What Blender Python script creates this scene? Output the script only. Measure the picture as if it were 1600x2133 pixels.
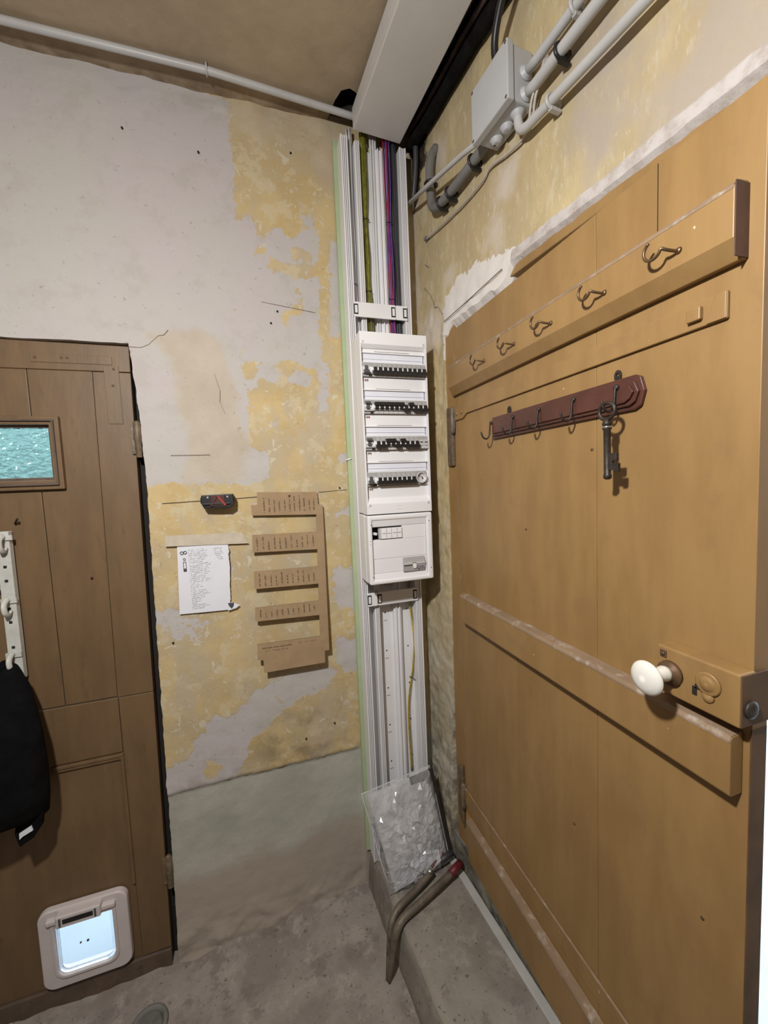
import bpy, bmesh, math, random
import numpy as np
from mathutils import Matrix, Vector, noise

random.seed(7)
for o in list(bpy.data.objects):
    bpy.data.objects.remove(o)
scene = bpy.context.scene
COL = scene.collection

# ------------------------------------------------------------------ camera
cam_data = bpy.data.cameras.new('camera')
cam_data.sensor_fit = 'VERTICAL'
cam_data.sensor_height = 36.0
cam_data.lens = 820.0 / 2133.0 * 36.0
cam_data.clip_start = 0.02
cam = bpy.data.objects.new('camera', cam_data)
COL.objects.link(cam)
cam.matrix_world = Matrix(((0.95244229, 0.06212148, -0.29831964, 0.0),
                           (-0.30176463, 0.05629071, -0.95171922, 0.0),
                           (-0.04232958, 0.99647994, 0.07235972, 1.745),
                           (0, 0, 0, 1)))
scene.camera = cam

# ------------------------------------------------------------------ world, light, exposure
world = bpy.data.worlds.new('daylight')
scene.world = world
world.use_nodes = True
bg = world.node_tree.nodes['Background']
bg.inputs[0].default_value = (0.70, 0.86, 1.0, 1)
bg.inputs[1].default_value = 6.0

def point_light(name, loc, watt, radius, col):
    d = bpy.data.lights.new(name, 'POINT')
    d.energy = watt
    d.shadow_soft_size = radius
    d.color = col
    o = bpy.data.objects.new(name, d)
    o.location = loc
    COL.objects.link(o)
    # bulb hanging cap-up: it throws more light downwards than up
    d.use_nodes = True
    nt = d.node_tree
    em = nt.nodes['Emission']
    tc = nt.nodes.new('ShaderNodeTexCoord')
    sx = nt.nodes.new('ShaderNodeSeparateXYZ')
    mr = nt.nodes.new('ShaderNodeMapRange')
    mr.interpolation_type = 'SMOOTHSTEP'
    nt.links.new(tc.outputs['Normal'], sx.inputs[0])
    nt.links.new(sx.outputs['Z'], mr.inputs[0])
    mr.inputs[1].default_value = 0.60
    mr.inputs[2].default_value = -0.75
    mr.inputs[3].default_value = 0.62
    mr.inputs[4].default_value = 1.65
    nt.links.new(mr.outputs[0], em.inputs['Strength'])
    return o
point_light('hall_lamp', (-0.38, 0.12, 2.48), 76.0, 0.045, (1.0, 0.985, 0.965))
scene.view_settings.view_transform = 'Standard'
scene.view_settings.look = 'None'
scene.view_settings.gamma = 1.0
scene.view_settings.use_curve_mapping = False
scene.view_settings.exposure = 0.0

# ------------------------------------------------------------------ materials
def srgb(r, g, b):
    def f(c):
        c /= 255.0
        return c / 12.92 if c <= 0.04045 else ((c + 0.055) / 1.055) ** 2.4
    return (f(r), f(g), f(b), 1.0)

class NT:
    def __init__(s, m):
        m.use_nodes = True
        s.t = m.node_tree
        s.n = s.t.nodes
        s.n.clear()
        s.out = s.n.new('ShaderNodeOutputMaterial')
        s.b = s.n.new('ShaderNodeBsdfPrincipled')
        s.t.links.new(s.b.outputs[0], s.out.inputs[0])
        s.geo = s.n.new('ShaderNodeNewGeometry')
        s.tc = s.n.new('ShaderNodeTexCoord')
    def put(s, sock, v):
        if isinstance(v, bpy.types.NodeSocket):
            s.t.links.new(v, sock)
        else:
            sock.default_value = v
    def noise(s, scale, detail=4, rough=0.55, co=None, off=None, dist=0.0):
        n = s.n.new('ShaderNodeTexNoise')
        v = co if co is not None else s.geo.outputs['Position']
        if off is not None:
            mp = s.n.new('ShaderNodeMapping')
            s.put(mp.inputs['Vector'], v)
            mp.inputs['Location'].default_value = (off, off * 1.7, off * 0.6)
            v = mp.outputs[0]
        s.put(n.inputs['Vector'], v)
        n.inputs['Scale'].default_value = scale
        n.inputs['Detail'].default_value = min(detail, 5)
        n.inputs['Roughness'].default_value = rough
        n.inputs['Distortion'].default_value = dist
        return n.outputs[0]
    def scaled(s, v, co=None):
        n = s.n.new('ShaderNodeMapping')
        s.put(n.inputs['Vector'], co if co is not None else s.geo.outputs['Position'])
        n.inputs['Scale'].default_value = v
        return n.outputs[0]
    def math(s, op, a, b=0.0, c=0.0):
        n = s.n.new('ShaderNodeMath')
        n.operation = op
        s.put(n.inputs[0], a); s.put(n.inputs[1], b); s.put(n.inputs[2], c)
        return n.outputs[0]
    def ramp(s, v, a, b, smooth=True):
        n = s.n.new('ShaderNodeMapRange')
        n.interpolation_type = 'SMOOTHSTEP' if smooth else 'LINEAR'
        s.put(n.inputs[0], v)
        n.inputs[1].default_value = a
        n.inputs[2].default_value = b
        return n.outputs[0]
    def mix(s, f, a, b):
        n = s.n.new('ShaderNodeMix')
        n.data_type = 'RGBA'
        s.put(n.inputs[0], f); s.put(n.inputs[6], a); s.put(n.inputs[7], b)
        return n.outputs[2]
    def attr(s, name):
        n = s.n.new('ShaderNodeAttribute')
        n.attribute_name = name
        return n.outputs['Fac']
    def bump(s, h, strength, dist=0.01):
        n = s.n.new('ShaderNodeBump')
        n.inputs['Strength'].default_value = strength
        n.inputs['Distance'].default_value = dist
        s.put(n.inputs['Height'], h)
        s.t.links.new(n.outputs[0], s.b.inputs['Normal'])

def mul(c, k):
    return (min(c[0] * k, 1), min(c[1] * k, 1), min(c[2] * k, 1), 1.0)

def mat(name, col, rough=0.6, metal=0.0, var=0.12, scale=9.0, bump=0.0, bscale=80.0, col2=None, spec=0.5, c2lo=0.55, c2hi=0.7, stretch=None):
    m = bpy.data.materials.new(name)
    t = NT(m)
    co = t.scaled(stretch, t.tc.outputs['Object']) if stretch else t.tc.outputs['Object']
    nz = t.noise(scale, 5, 0.6, co)
    c = t.mix(t.ramp(nz, 0.3, 0.7), mul(col, 1 - var), mul(col, 1 + var))
    if col2:
        c = t.mix(t.ramp(t.noise(scale * 2.7, 7, 0.65, co), c2lo, c2hi), c, col2)
    t.put(t.b.inputs['Base Color'], c)
    t.b.inputs['Roughness'].default_value = rough
    t.b.inputs['Metallic'].default_value = metal
    t.b.inputs['Specular IOR Level'].default_value = spec
    if bump:
        t.bump(t.noise(bscale, 4, 0.6, co), bump, 0.004)
    return m

M = {}
M['pvc'] = mat('white_pvc', (0.78, 0.775, 0.785, 1), 0.38, var=0.02)
M['pvc_cool'] = mat('clear_label_strip', (0.72, 0.73, 0.80, 1), 0.18, var=0.03)
M['pvc_grey'] = mat('grey_conduit_plastic', (0.44, 0.435, 0.425, 1), 0.42, var=0.05)
M['box_grey'] = mat('light_grey_box_plastic', (0.42, 0.425, 0.435, 1), 0.45, var=0.03)
M['duct'] = mat('ceiling_duct_plastic', (0.58, 0.555, 0.53, 1), 0.45, var=0.03)
M['pvc_dark'] = mat('dark_grey_pipe', (0.16, 0.155, 0.15, 1), 0.45, var=0.1)
M['black'] = mat('black_plastic', (0.012, 0.012, 0.013, 1), 0.4, var=0.2)
M['brk_grey'] = mat('breaker_grey', (0.36, 0.355, 0.35, 1), 0.45, var=0.04)
M['brk_light'] = mat('breaker_light_grey', (0.52, 0.515, 0.51, 1), 0.45, var=0.04)
M['brk_dark'] = mat('lever_black', (0.015, 0.015, 0.016, 1), 0.35, var=0.2)
M['rcd_lever'] = mat('lever_dark_grey', (0.08, 0.08, 0.08, 1), 0.4, var=0.1)
M['green'] = mat('green_board', (0.38, 0.46, 0.27, 1), 0.85, var=0.05, bump=0.1)
M['card'] = mat('cardboard', (0.33, 0.225, 0.125, 1), 0.85, var=0.07, scale=25, bump=0.08, bscale=150)
M['card_edge'] = mat('cardboard_edge', (0.2, 0.13, 0.07, 1), 0.9, var=0.2, scale=80)
M['pencil'] = mat('pencil_grey', (0.10, 0.075, 0.05, 1), 0.9)
M['hairline'] = mat('hairline_grey', (0.27, 0.225, 0.165, 1), 0.9)
M['ink'] = mat('ink_dark', (0.06, 0.06, 0.075, 1), 0.9)
M['ink_soft'] = mat('ink_soft', (0.20, 0.20, 0.24, 1), 0.9)
M['paper'] = mat('white_paper', (0.70, 0.71, 0.75, 1), 0.8, var=0.03, bump=0.15, bscale=14)
M['tape'] = mat('masking_tape', (0.52, 0.45, 0.35, 1), 0.6, var=0.08, scale=30)
M['red'] = mat('red_plastic', (0.35, 0.03, 0.02, 1), 0.4, var=0.1)
M['tool_red'] = mat('worn_red_paint', (0.13, 0.012, 0.017, 1), 0.5, var=0.25, scale=40, col2=(0.12, 0.08, 0.06, 1))
M['tool_pink'] = mat('faded_red_paint', (0.22, 0.07, 0.065, 1), 0.55, var=0.2, scale=40)
M['tool_metal'] = mat('dull_tool_metal', (0.155, 0.125, 0.095, 1), 0.55, metal=0.25, var=0.3, scale=18, bump=0.25, bscale=70, col2=(0.06, 0.045, 0.035, 1))
M['steel'] = mat('bright_steel', (0.55, 0.53, 0.5, 1), 0.3, metal=0.9, var=0.1)
M['iron'] = mat('dark_iron', (0.045, 0.036, 0.03, 1), 0.5, metal=0.5, var=0.3, scale=60, bump=0.3)
M['brass'] = mat('old_brass_wire', (0.17, 0.11, 0.06, 1), 0.4, metal=0.7, var=0.2)
def tan_mat():
    m = bpy.data.materials.new('tan_door_paint')
    t = NT(m)
    co = t.tc.outputs['Object']
    cs = t.scaled((4, 4, 1), co)
    c = t.mix(t.ramp(t.noise(3.0, 6, 0.6, cs), 0.35, 0.65), (0.255, 0.148, 0.053, 1), (0.302, 0.180, 0.067, 1))
    c = t.mix(t.math('MULTIPLY', t.ramp(t.noise(9, 7, 0.7, co, off=3.0), 0.56, 0.68), 0.35), c, (0.23, 0.13, 0.06, 1))
    c = t.mix(t.math('MULTIPLY', t.ramp(t.noise(60, 2, 0.5, co, off=6.0), 0.765, 0.785), 0.9), c, (0.62, 0.52, 0.36, 1))
    t.put(t.b.inputs['Base Color'], c)
    t.b.inputs['Roughness'].default_value = 0.46
    t.bump(t.noise(18, 5, 0.6, cs), 0.10, 0.004)
    return m
M['tan'] = tan_mat()
M['tan_plain'] = mat('tan_trim_paint', (0.30, 0.175, 0.062, 1), 0.48, var=0.07, scale=3.0, bump=0.10, bscale=18, stretch=(4, 4, 1))
M['tan_dusty'] = mat('dusty_tan_paint', (0.25, 0.17, 0.105, 1), 0.7, var=0.1, scale=12, col2=(0.42, 0.36, 0.30, 1), c2lo=0.5, c2hi=0.75)
M['tan_edge'] = mat('dark_brown_edge', (0.105, 0.058, 0.028, 1), 0.6, var=0.25, scale=12)
M['tan_end'] = mat('dark_end_grain', (0.085, 0.045, 0.03, 1), 0.6, var=0.2, scale=20)
M['brown'] = mat('brown_door_paint', (0.150, 0.091, 0.043, 1), 0.5, var=0.12, scale=3.5, bump=0.12, bscale=16, col2=(0.105, 0.058, 0.026, 1), c2lo=0.55, c2hi=0.8, stretch=(4, 4, 1))
M['brown_grey'] = mat('scuffed_brown_paint', (0.105, 0.072, 0.050, 1), 0.65, var=0.2, scale=10, col2=(0.06, 0.045, 0.036, 1))
M['hinge'] = mat('painted_hinge', (0.14, 0.10, 0.062, 1), 0.5, var=0.3, scale=40, bump=0.5, bscale=60)
M['rack_red'] = mat('dark_red_wood', (0.075, 0.026, 0.018, 1), 0.35, var=0.2, scale=12, bump=0.1)
M['porcelain'] = mat('white_porcelain', (0.72, 0.70, 0.64, 1), 0.12, var=0.02)
M['oldbrass'] = mat('dull_brown_metal', (0.13, 0.075, 0.04, 1), 0.45, metal=0.3, var=0.25, scale=40)
M['gap'] = mat('dark_gap', (0.015, 0.012, 0.010, 1), 0.9)
M['near_black'] = mat('dark_void_plaster', (0.035, 0.026, 0.020, 1), 0.95, var=0.5, scale=9, bump=0.6, bscale=25, col2=(0.09, 0.06, 0.04, 1))  # darkness of the unlit ceiling void put into the colour
M['rust'] = mat('rusty_pipe', (0.065, 0.038, 0.026, 1), 0.7, var=0.5, scale=25, bump=0.5)
M['cloth'] = mat('black_cloth', (0.004, 0.004, 0.0045, 1), 0.95, spec=0.1, var=0.3, scale=20, bump=0.4, bscale=30)
M['rackwhite'] = mat('chipped_white_paint', (0.50, 0.50, 0.46, 1), 0.5, var=0.08, scale=30, col2=(0.25, 0.22, 0.18, 1), c2lo=0.66, c2hi=0.72)
M['catgrey'] = mat('cat_flap_plastic', (0.60, 0.54, 0.53, 1), 0.4, var=0.04)
M['yg'] = mat('yellow_green_wire', (0.20, 0.195, 0.02, 1), 0.4, var=0.35, scale=60)
M['yellow'] = mat('yellow_wire', (0.5, 0.33, 0.05, 1), 0.4, var=0.2, scale=60)
M['violet'] = mat('violet_wire', (0.13, 0.06, 0.30, 1), 0.4, var=0.2, scale=60)
M['blue'] = mat('blue_wire', (0.035, 0.035, 0.17, 1), 0.4)
M['redw'] = mat('red_wire', (0.33, 0.02, 0.05, 1), 0.4)
M['cable_grey'] = mat('charcoal_cable', (0.045, 0.045, 0.048, 1), 0.45)
M['cable_beige'] = mat('beige_cable', (0.42, 0.38, 0.33, 1), 0.45)
M['cable_white'] = mat('white_cable', (0.68, 0.68, 0.70, 1), 0.4, var=0.03)
M['strip'] = mat('pale_grey_strip', (0.47, 0.46, 0.43, 1), 0.6, var=0.06, scale=14, col2=(0.36, 0.34, 0.3, 1), c2lo=0.6, c2hi=0.8)
M['stone'] = mat('dirty_sill_stone', (0.20, 0.19, 0.15, 1), 0.9, var=0.35, scale=12, bump=0.8, bscale=22, col2=(0.07, 0.065, 0.055, 1), c2lo=0.48, c2hi=0.62)
M['foam'] = mat('grey_white_wrapping', (0.60, 0.60, 0.60, 1), 0.5, var=0.22, scale=14, bump=0.3, bscale=12)
M['blackfilm'] = mat('dark_film', (0.035, 0.030, 0.028, 1), 0.25, var=0.2)
M['drain'] = mat('drain_cap_grey', (0.15, 0.145, 0.13, 1), 0.7, var=0.25, scale=20, bump=0.3, bscale=40)
M['masonry'] = mat('masonry', (0.3, 0.27, 0.23, 1), 0.95, bump=0.3)
M['plain_wall'] = mat('dimmed_plaster', (0.20, 0.175, 0.15, 1), 0.9, var=0.06, scale=3, bump=0.1)  # unseen left and rear walls, kept dark to cut bounced light
M['leaf'] = mat('hedge_leaves', (0.085, 0.150, 0.118, 1), 0.7, var=0.5, scale=5, col2=(0.17, 0.205, 0.215, 1), c2lo=0.5, c2hi=0.56)
M['yard'] = mat('yard_concrete', (0.33, 0.36, 0.375, 1), 0.9, var=0.06, scale=2)
M['printred'] = mat('red_print', (0.35, 0.12, 0.10, 1), 0.7)

def glass_mat(name, col, rough, bumpscale=0.0, strength=0.0):
    m = bpy.data.materials.new(name)
    t = NT(m)
    t.b.inputs['Base Color'].default_value = col
    t.b.inputs['Roughness'].default_value = rough
    t.b.inputs['Transmission Weight'].default_value = 1.0
    t.b.inputs['IOR'].default_value = 1.45
    if bumpscale:
        v = t.n.new('ShaderNodeTexVoronoi')
        v.feature = 'SMOOTH_F1'
        t.put(v.inputs['Vector'], t.mix(0.18, t.geo.outputs['Position'], t.n.new('ShaderNodeTexNoise').outputs[1]))
        v.inputs['Scale'].default_value = bumpscale
        t.bump(v.outputs[0], strength, 0.02)
    return m
M['cathedral'] = glass_mat('rippled_window_glass', (0.84, 0.97, 0.94, 1), 0.02, 30.0, 0.36)
M['clear'] = glass_mat('clear_flap_plastic', (0.93, 0.96, 1.0, 1), 0.05)

def film_mat():
    m = bpy.data.materials.new('clear_plastic_film')
    t = NT(m)
    tr = t.n.new('ShaderNodeBsdfTransparent')
    tr.inputs[0].default_value = (0.93, 0.93, 0.94, 1)
    t.b.inputs['Base Color'].default_value = (0.75, 0.75, 0.76, 1)
    t.b.inputs['Roughness'].default_value = 0.20
    t.b.inputs['IOR'].default_value = 1.9
    mx = t.n.new('ShaderNodeMixShader')
    t.put(mx.inputs[0], t.ramp(t.noise(14, 3), 0.3, 0.8))
    n2 = t.math('MULTIPLY_ADD', t.ramp(t.noise(11, 4), 0.35, 0.75), 0.30, 0.20)
    t.put(mx.inputs[0], n2)
    t.t.links.new(tr.outputs[0], mx.inputs[1])
    t.t.links.new(t.b.outputs[0], mx.inputs[2])
    t.t.links.new(mx.outputs[0], t.out.inputs[0])
    return m
M['film'] = film_mat()

def plaster_flakes(t, raw, amp1, amp2, lo=-0.004, hi=0.004, s1=7.0, s2=38.0):
    n1 = t.math('MULTIPLY_ADD', t.noise(s1, 8, 0.62), amp1, -0.5 * amp1)
    n2 = t.math('MULTIPLY_ADD', t.noise(s2, 6, 0.6), amp2, -0.5 * amp2)
    return t.ramp(t.math('ADD', raw, t.math('ADD', n1, n2)), lo, hi)

def wall_back_mat():
    m = bpy.data.materials.new('peeling_yellow_wall')
    t = NT(m)
    co_v = t.scaled((3.0, 3.0, 0.9))
    yel = t.mix(t.ramp(t.noise(4.5, 9, 0.62), 0.40, 0.60), (0.46, 0.365, 0.215, 1), (0.54, 0.415, 0.215, 1))
    yel = t.mix(t.math('MULTIPLY', t.ramp(t.noise(2.6, 8, 0.62, co_v, off=3.1), 0.48, 0.62), 0.85), yel, (0.455, 0.38, 0.265, 1))
    yel = t.mix(t.math('MULTIPLY', t.ramp(t.noise(7.0, 9, 0.68, off=7.7), 0.53, 0.62), 0.55), yel, (0.48, 0.345, 0.15, 1))
    yel = t.mix(t.math('MULTIPLY', t.ramp(t.noise(13.0, 9, 0.70, off=1.3), 0.545, 0.60), 0.60), yel, (0.55, 0.475, 0.32, 1))
    spk = t.ramp(t.noise(24.0, 7, 0.70, off=5.2, dist=0.7), 0.60, 0.63)
    yel = t.mix(t.math('MULTIPLY', spk, 0.85), yel, (0.57, 0.51, 0.40, 1))
    pale = t.mix(t.ramp(t.noise(2.6, 6, 0.55), 0.40, 0.60), (0.475, 0.435, 0.43, 1), (0.47, 0.445, 0.41, 1))
    pale = t.mix(t.math('MULTIPLY', t.ramp(t.noise(9.0, 9, 0.7, off=2.2), 0.50, 0.66), 0.55), pale, (0.42, 0.385, 0.35, 1))
    pale = t.mix(t.math('MULTIPLY', t.ramp(t.noise(17.0, 8, 0.7, off=9.2), 0.60, 0.68), 0.4), pale, (0.50, 0.475, 0.46, 1))
    beige = t.math('MULTIPLY', t.ramp(t.math('ADD', t.attr('beige'), t.math('MULTIPLY_ADD', t.noise(9, 6), 0.12, -0.06)), -0.02, 0.02), 0.62)
    mp = plaster_flakes(t, t.attr('pale'), 0.16, 0.13, -0.006, 0.006, 13.0, 46.0)
    c = t.mix(mp, yel, pale)
    bcol = t.mix(t.ramp(t.noise(7.0, 6, 0.6), 0.3, 0.7), (0.42, 0.345, 0.24, 1), (0.50, 0.42, 0.32, 1))
    c = t.mix(beige, c, bcol)
    st = t.math('MULTIPLY', t.ramp(t.attr('stain'), -0.08, 0.08), t.ramp(t.noise(8.0, 8, 0.7), 0.40, 0.68))
    c = t.mix(t.math('MULTIPLY', st, 0.7), c, (0.15, 0.115, 0.075, 1))
    # small scuffs and pits
    pit = t.ramp(t.noise(48.0, 4, 0.6, off=4.4, dist=1.0), 0.66, 0.70)
    c = t.mix(t.math('MULTIPLY', pit, 0.38), c, (0.17, 0.14, 0.11, 1))
    cem = t.mix(t.ramp(t.noise(4.0, 6, 0.6), 0.3, 0.7), (0.36, 0.36, 0.30, 1), (0.47, 0.46, 0.40, 1))
    low = t.ramp(t.math('ADD', t.attr('height'), t.math('MULTIPLY_ADD', t.noise(4.0, 6), 0.3, -0.15)), 0.24, 0.36)
    cem = t.mix(low, (0.40, 0.345, 0.285, 1), cem)
    mc = t.ramp(t.math('ADD', t.attr('cement'), t.math('MULTIPLY_ADD', t.noise(30, 5), 0.014, -0.007)), -0.002, 0.002)
    c = t.mix(mc, c, cem)
    t.put(t.b.inputs['Base Color'], c)
    t.b.inputs['Roughness'].default_value = 0.88
    t.b.inputs['Specular IOR Level'].default_value = 0.25
    h = t.math('ADD', t.math('MULTIPLY', mp, -0.35), t.math('ADD', t.math('MULTIPLY', t.noise(22, 7, 0.65), 1.0), t.math('MULTIPLY', t.noise(6, 5, 0.6), 1.6)))
    t.bump(h, 0.35, 0.006)
    return m
M['wall_back'] = wall_back_mat()

def wall_right_mat():
    m = bpy.data.materials.new('stained_cream_wall')
    t = NT(m)
    co_v = t.scaled((3.0, 3.0, 1.0))
    yel = t.mix(t.ramp(t.noise(3.2, 9, 0.65, co_v), 0.40, 0.60), (0.43, 0.35, 0.21, 1), (0.52, 0.42, 0.235, 1))
    yel = t.mix(t.math('MULTIPLY', t.ramp(t.noise(3.0, 7, 0.62, off=2.0), 0.48, 0.62), 0.7), yel, (0.42, 0.325, 0.185, 1))
    yel = t.mix(t.math('MULTIPLY', t.ramp(t.noise(9, 9, 0.7, co_v, off=6.0), 0.54, 0.62), 0.6), yel, (0.54, 0.47, 0.335, 1))
    yel = t.mix(t.math('MULTIPLY', t.ramp(t.noise(26, 8, 0.7, co_v, off=8.0), 0.61, 0.64), 0.7), yel, (0.58, 0.52, 0.40, 1))
    c = t.mix(t.ramp(t.math('ADD', t.attr('blotch'), t.math('MULTIPLY_ADD', t.noise(12, 6), 0.10, -0.05)), -0.03, 0.035), yel, (0.54, 0.47, 0.385, 1))
    c = t.mix(t.ramp(t.math('ADD', t.attr('paler'), t.math('MULTIPLY_ADD', t.noise(5, 6), 1.6, -0.8)), -0.15, 0.25), c, (0.40, 0.34, 0.275, 1))
    mw = plaster_flakes(t, t.attr('white'), 0.12, 0.10, -0.004, 0.004, 14.0, 48.0)
    c = t.mix(mw, c, (0.66, 0.62, 0.58, 1))
    lip = t.ramp(t.math('ADD', t.attr('lip'), t.math('MULTIPLY_ADD', t.noise(18, 6), 0.02, -0.010)), -0.002, 0.004)
    c = t.mix(lip, c, t.mix(t.ramp(t.noise(22, 6, 0.7), 0.4, 0.7), (0.52, 0.48, 0.46, 1), (0.38, 0.33, 0.29, 1)))
    md = t.math('MULTIPLY', t.ramp(t.attr('damp'), 0.1, 1.2), t.ramp(t.noise(12, 9, 0.74), 0.46, 0.60))
    base = t.ramp(t.attr('damp'), -0.5, 0.6)
    c = t.mix(t.math('MULTIPLY', base, 0.8), c, t.mix(t.ramp(t.noise(6, 8, 0.7, off=3.3), 0.42, 0.6), (0.52, 0.49, 0.42, 1), (0.40, 0.35, 0.25, 1)))
    c = t.mix(t.math('MULTIPLY', md, 0.8), c, (0.16, 0.14, 0.115, 1))
    so = t.ramp(t.math('ADD', t.attr('near_black'), t.math('MULTIPLY_ADD', t.noise(16, 8, 0.7, off=1.0), 0.16, -0.08)), -0.012, 0.012)  # near-black mix in the top corner and along the top
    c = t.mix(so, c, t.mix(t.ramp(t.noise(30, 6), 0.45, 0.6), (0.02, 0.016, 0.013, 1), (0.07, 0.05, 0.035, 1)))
    t.put(t.b.inputs['Base Color'], c)
    t.b.inputs['Roughness'].default_value = 0.88
    t.b.inputs['Specular IOR Level'].default_value = 0.25
    h = t.math('ADD', t.math('MULTIPLY', mw, 0.5), t.math('ADD', t.noise(24, 7, 0.65), t.math('MULTIPLY', t.noise(7, 5, 0.6), 1.6)))
    t.bump(h, 0.4, 0.006)
    return m
M['wall_right'] = wall_right_mat()

def ceiling_mat():
    m = bpy.data.materials.new('brown_ceiling_plaster')
    t = NT(m)
    c = t.mix(t.ramp(t.noise(2.3, 7, 0.65), 0.3, 0.7), (0.29, 0.225, 0.15, 1), (0.40, 0.31, 0.205, 1))
    c = t.mix(t.ramp(t.noise(9, 6, 0.7), 0.6, 0.75), c, (0.42, 0.35, 0.25, 1))
    c = t.mix(t.math('MULTIPLY', t.ramp(t.attr('edge'), 0.0, 1.0), t.ramp(t.noise(7, 7, 0.7), 0.3, 0.65)), c, (0.17, 0.115, 0.07, 1))  # conduit's shadow along the back wall painted into the colour
    t.put(t.b.inputs['Base Color'], c)
    t.b.inputs['Roughness'].default_value = 0.9
    t.bump(t.math('ADD', t.noise(14, 7, 0.65), t.noise(4, 5)), 0.35, 0.006)
    return m
M['ceiling'] = ceiling_mat()

def floor_mat(name, dark, light, bl):
    m = bpy.data.materials.new(name)
    t = NT(m)
    c = t.mix(t.ramp(t.noise(3.5, 9, 0.68), 0.40, 0.60), dark, light)
    c = t.mix(t.math('MULTIPLY', t.ramp(t.noise(10, 9, 0.72, off=2.0), 0.54, 0.64), 0.6), c, mul(light, 1.25))
    c = t.mix(t.math('MULTIPLY', t.ramp(t.noise(6, 8, 0.7, off=5.0), 0.53, 0.62), 0.75), c, bl)
    c = t.mix(t.math('MULTIPLY', t.ramp(t.noise(75, 3, 0.6, off=1.0), 0.64, 0.68), 0.7), c, mul(dark, 0.4))
    t.put(t.b.inputs['Base Color'], c)
    t.b.inputs['Roughness'].default_value = 0.8
    t.bump(t.math('ADD', t.noise(30, 6, 0.65), t.math('MULTIPLY', t.noise(6, 5), 2.0)), 0.5, 0.006)
    return m
M['floor'] = floor_mat('rough_concrete_floor', (0.24, 0.205, 0.18, 1), (0.315, 0.28, 0.25, 1), (0.19, 0.16, 0.145, 1))
M['step'] = floor_mat('concrete_step', (0.21, 0.185, 0.155, 1), (0.28, 0.25, 0.21, 1), (0.17, 0.145, 0.13, 1))

# ------------------------------------------------------------------ mesh building
I4 = Matrix.Identity(4)
FW = Matrix.Translation((0.68, 1.585, 0.0)) @ Matrix.Rotation(math.radians(-85), 4, 'Z')   # right wall: x along the wall to the camera, y into the wall
FD = Matrix.Translation((0.704, 1.315, 0.0)) @ Matrix.Rotation(math.radians(-90), 4, 'Z')  # right door leaf, a little ajar
WM = {}

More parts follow.
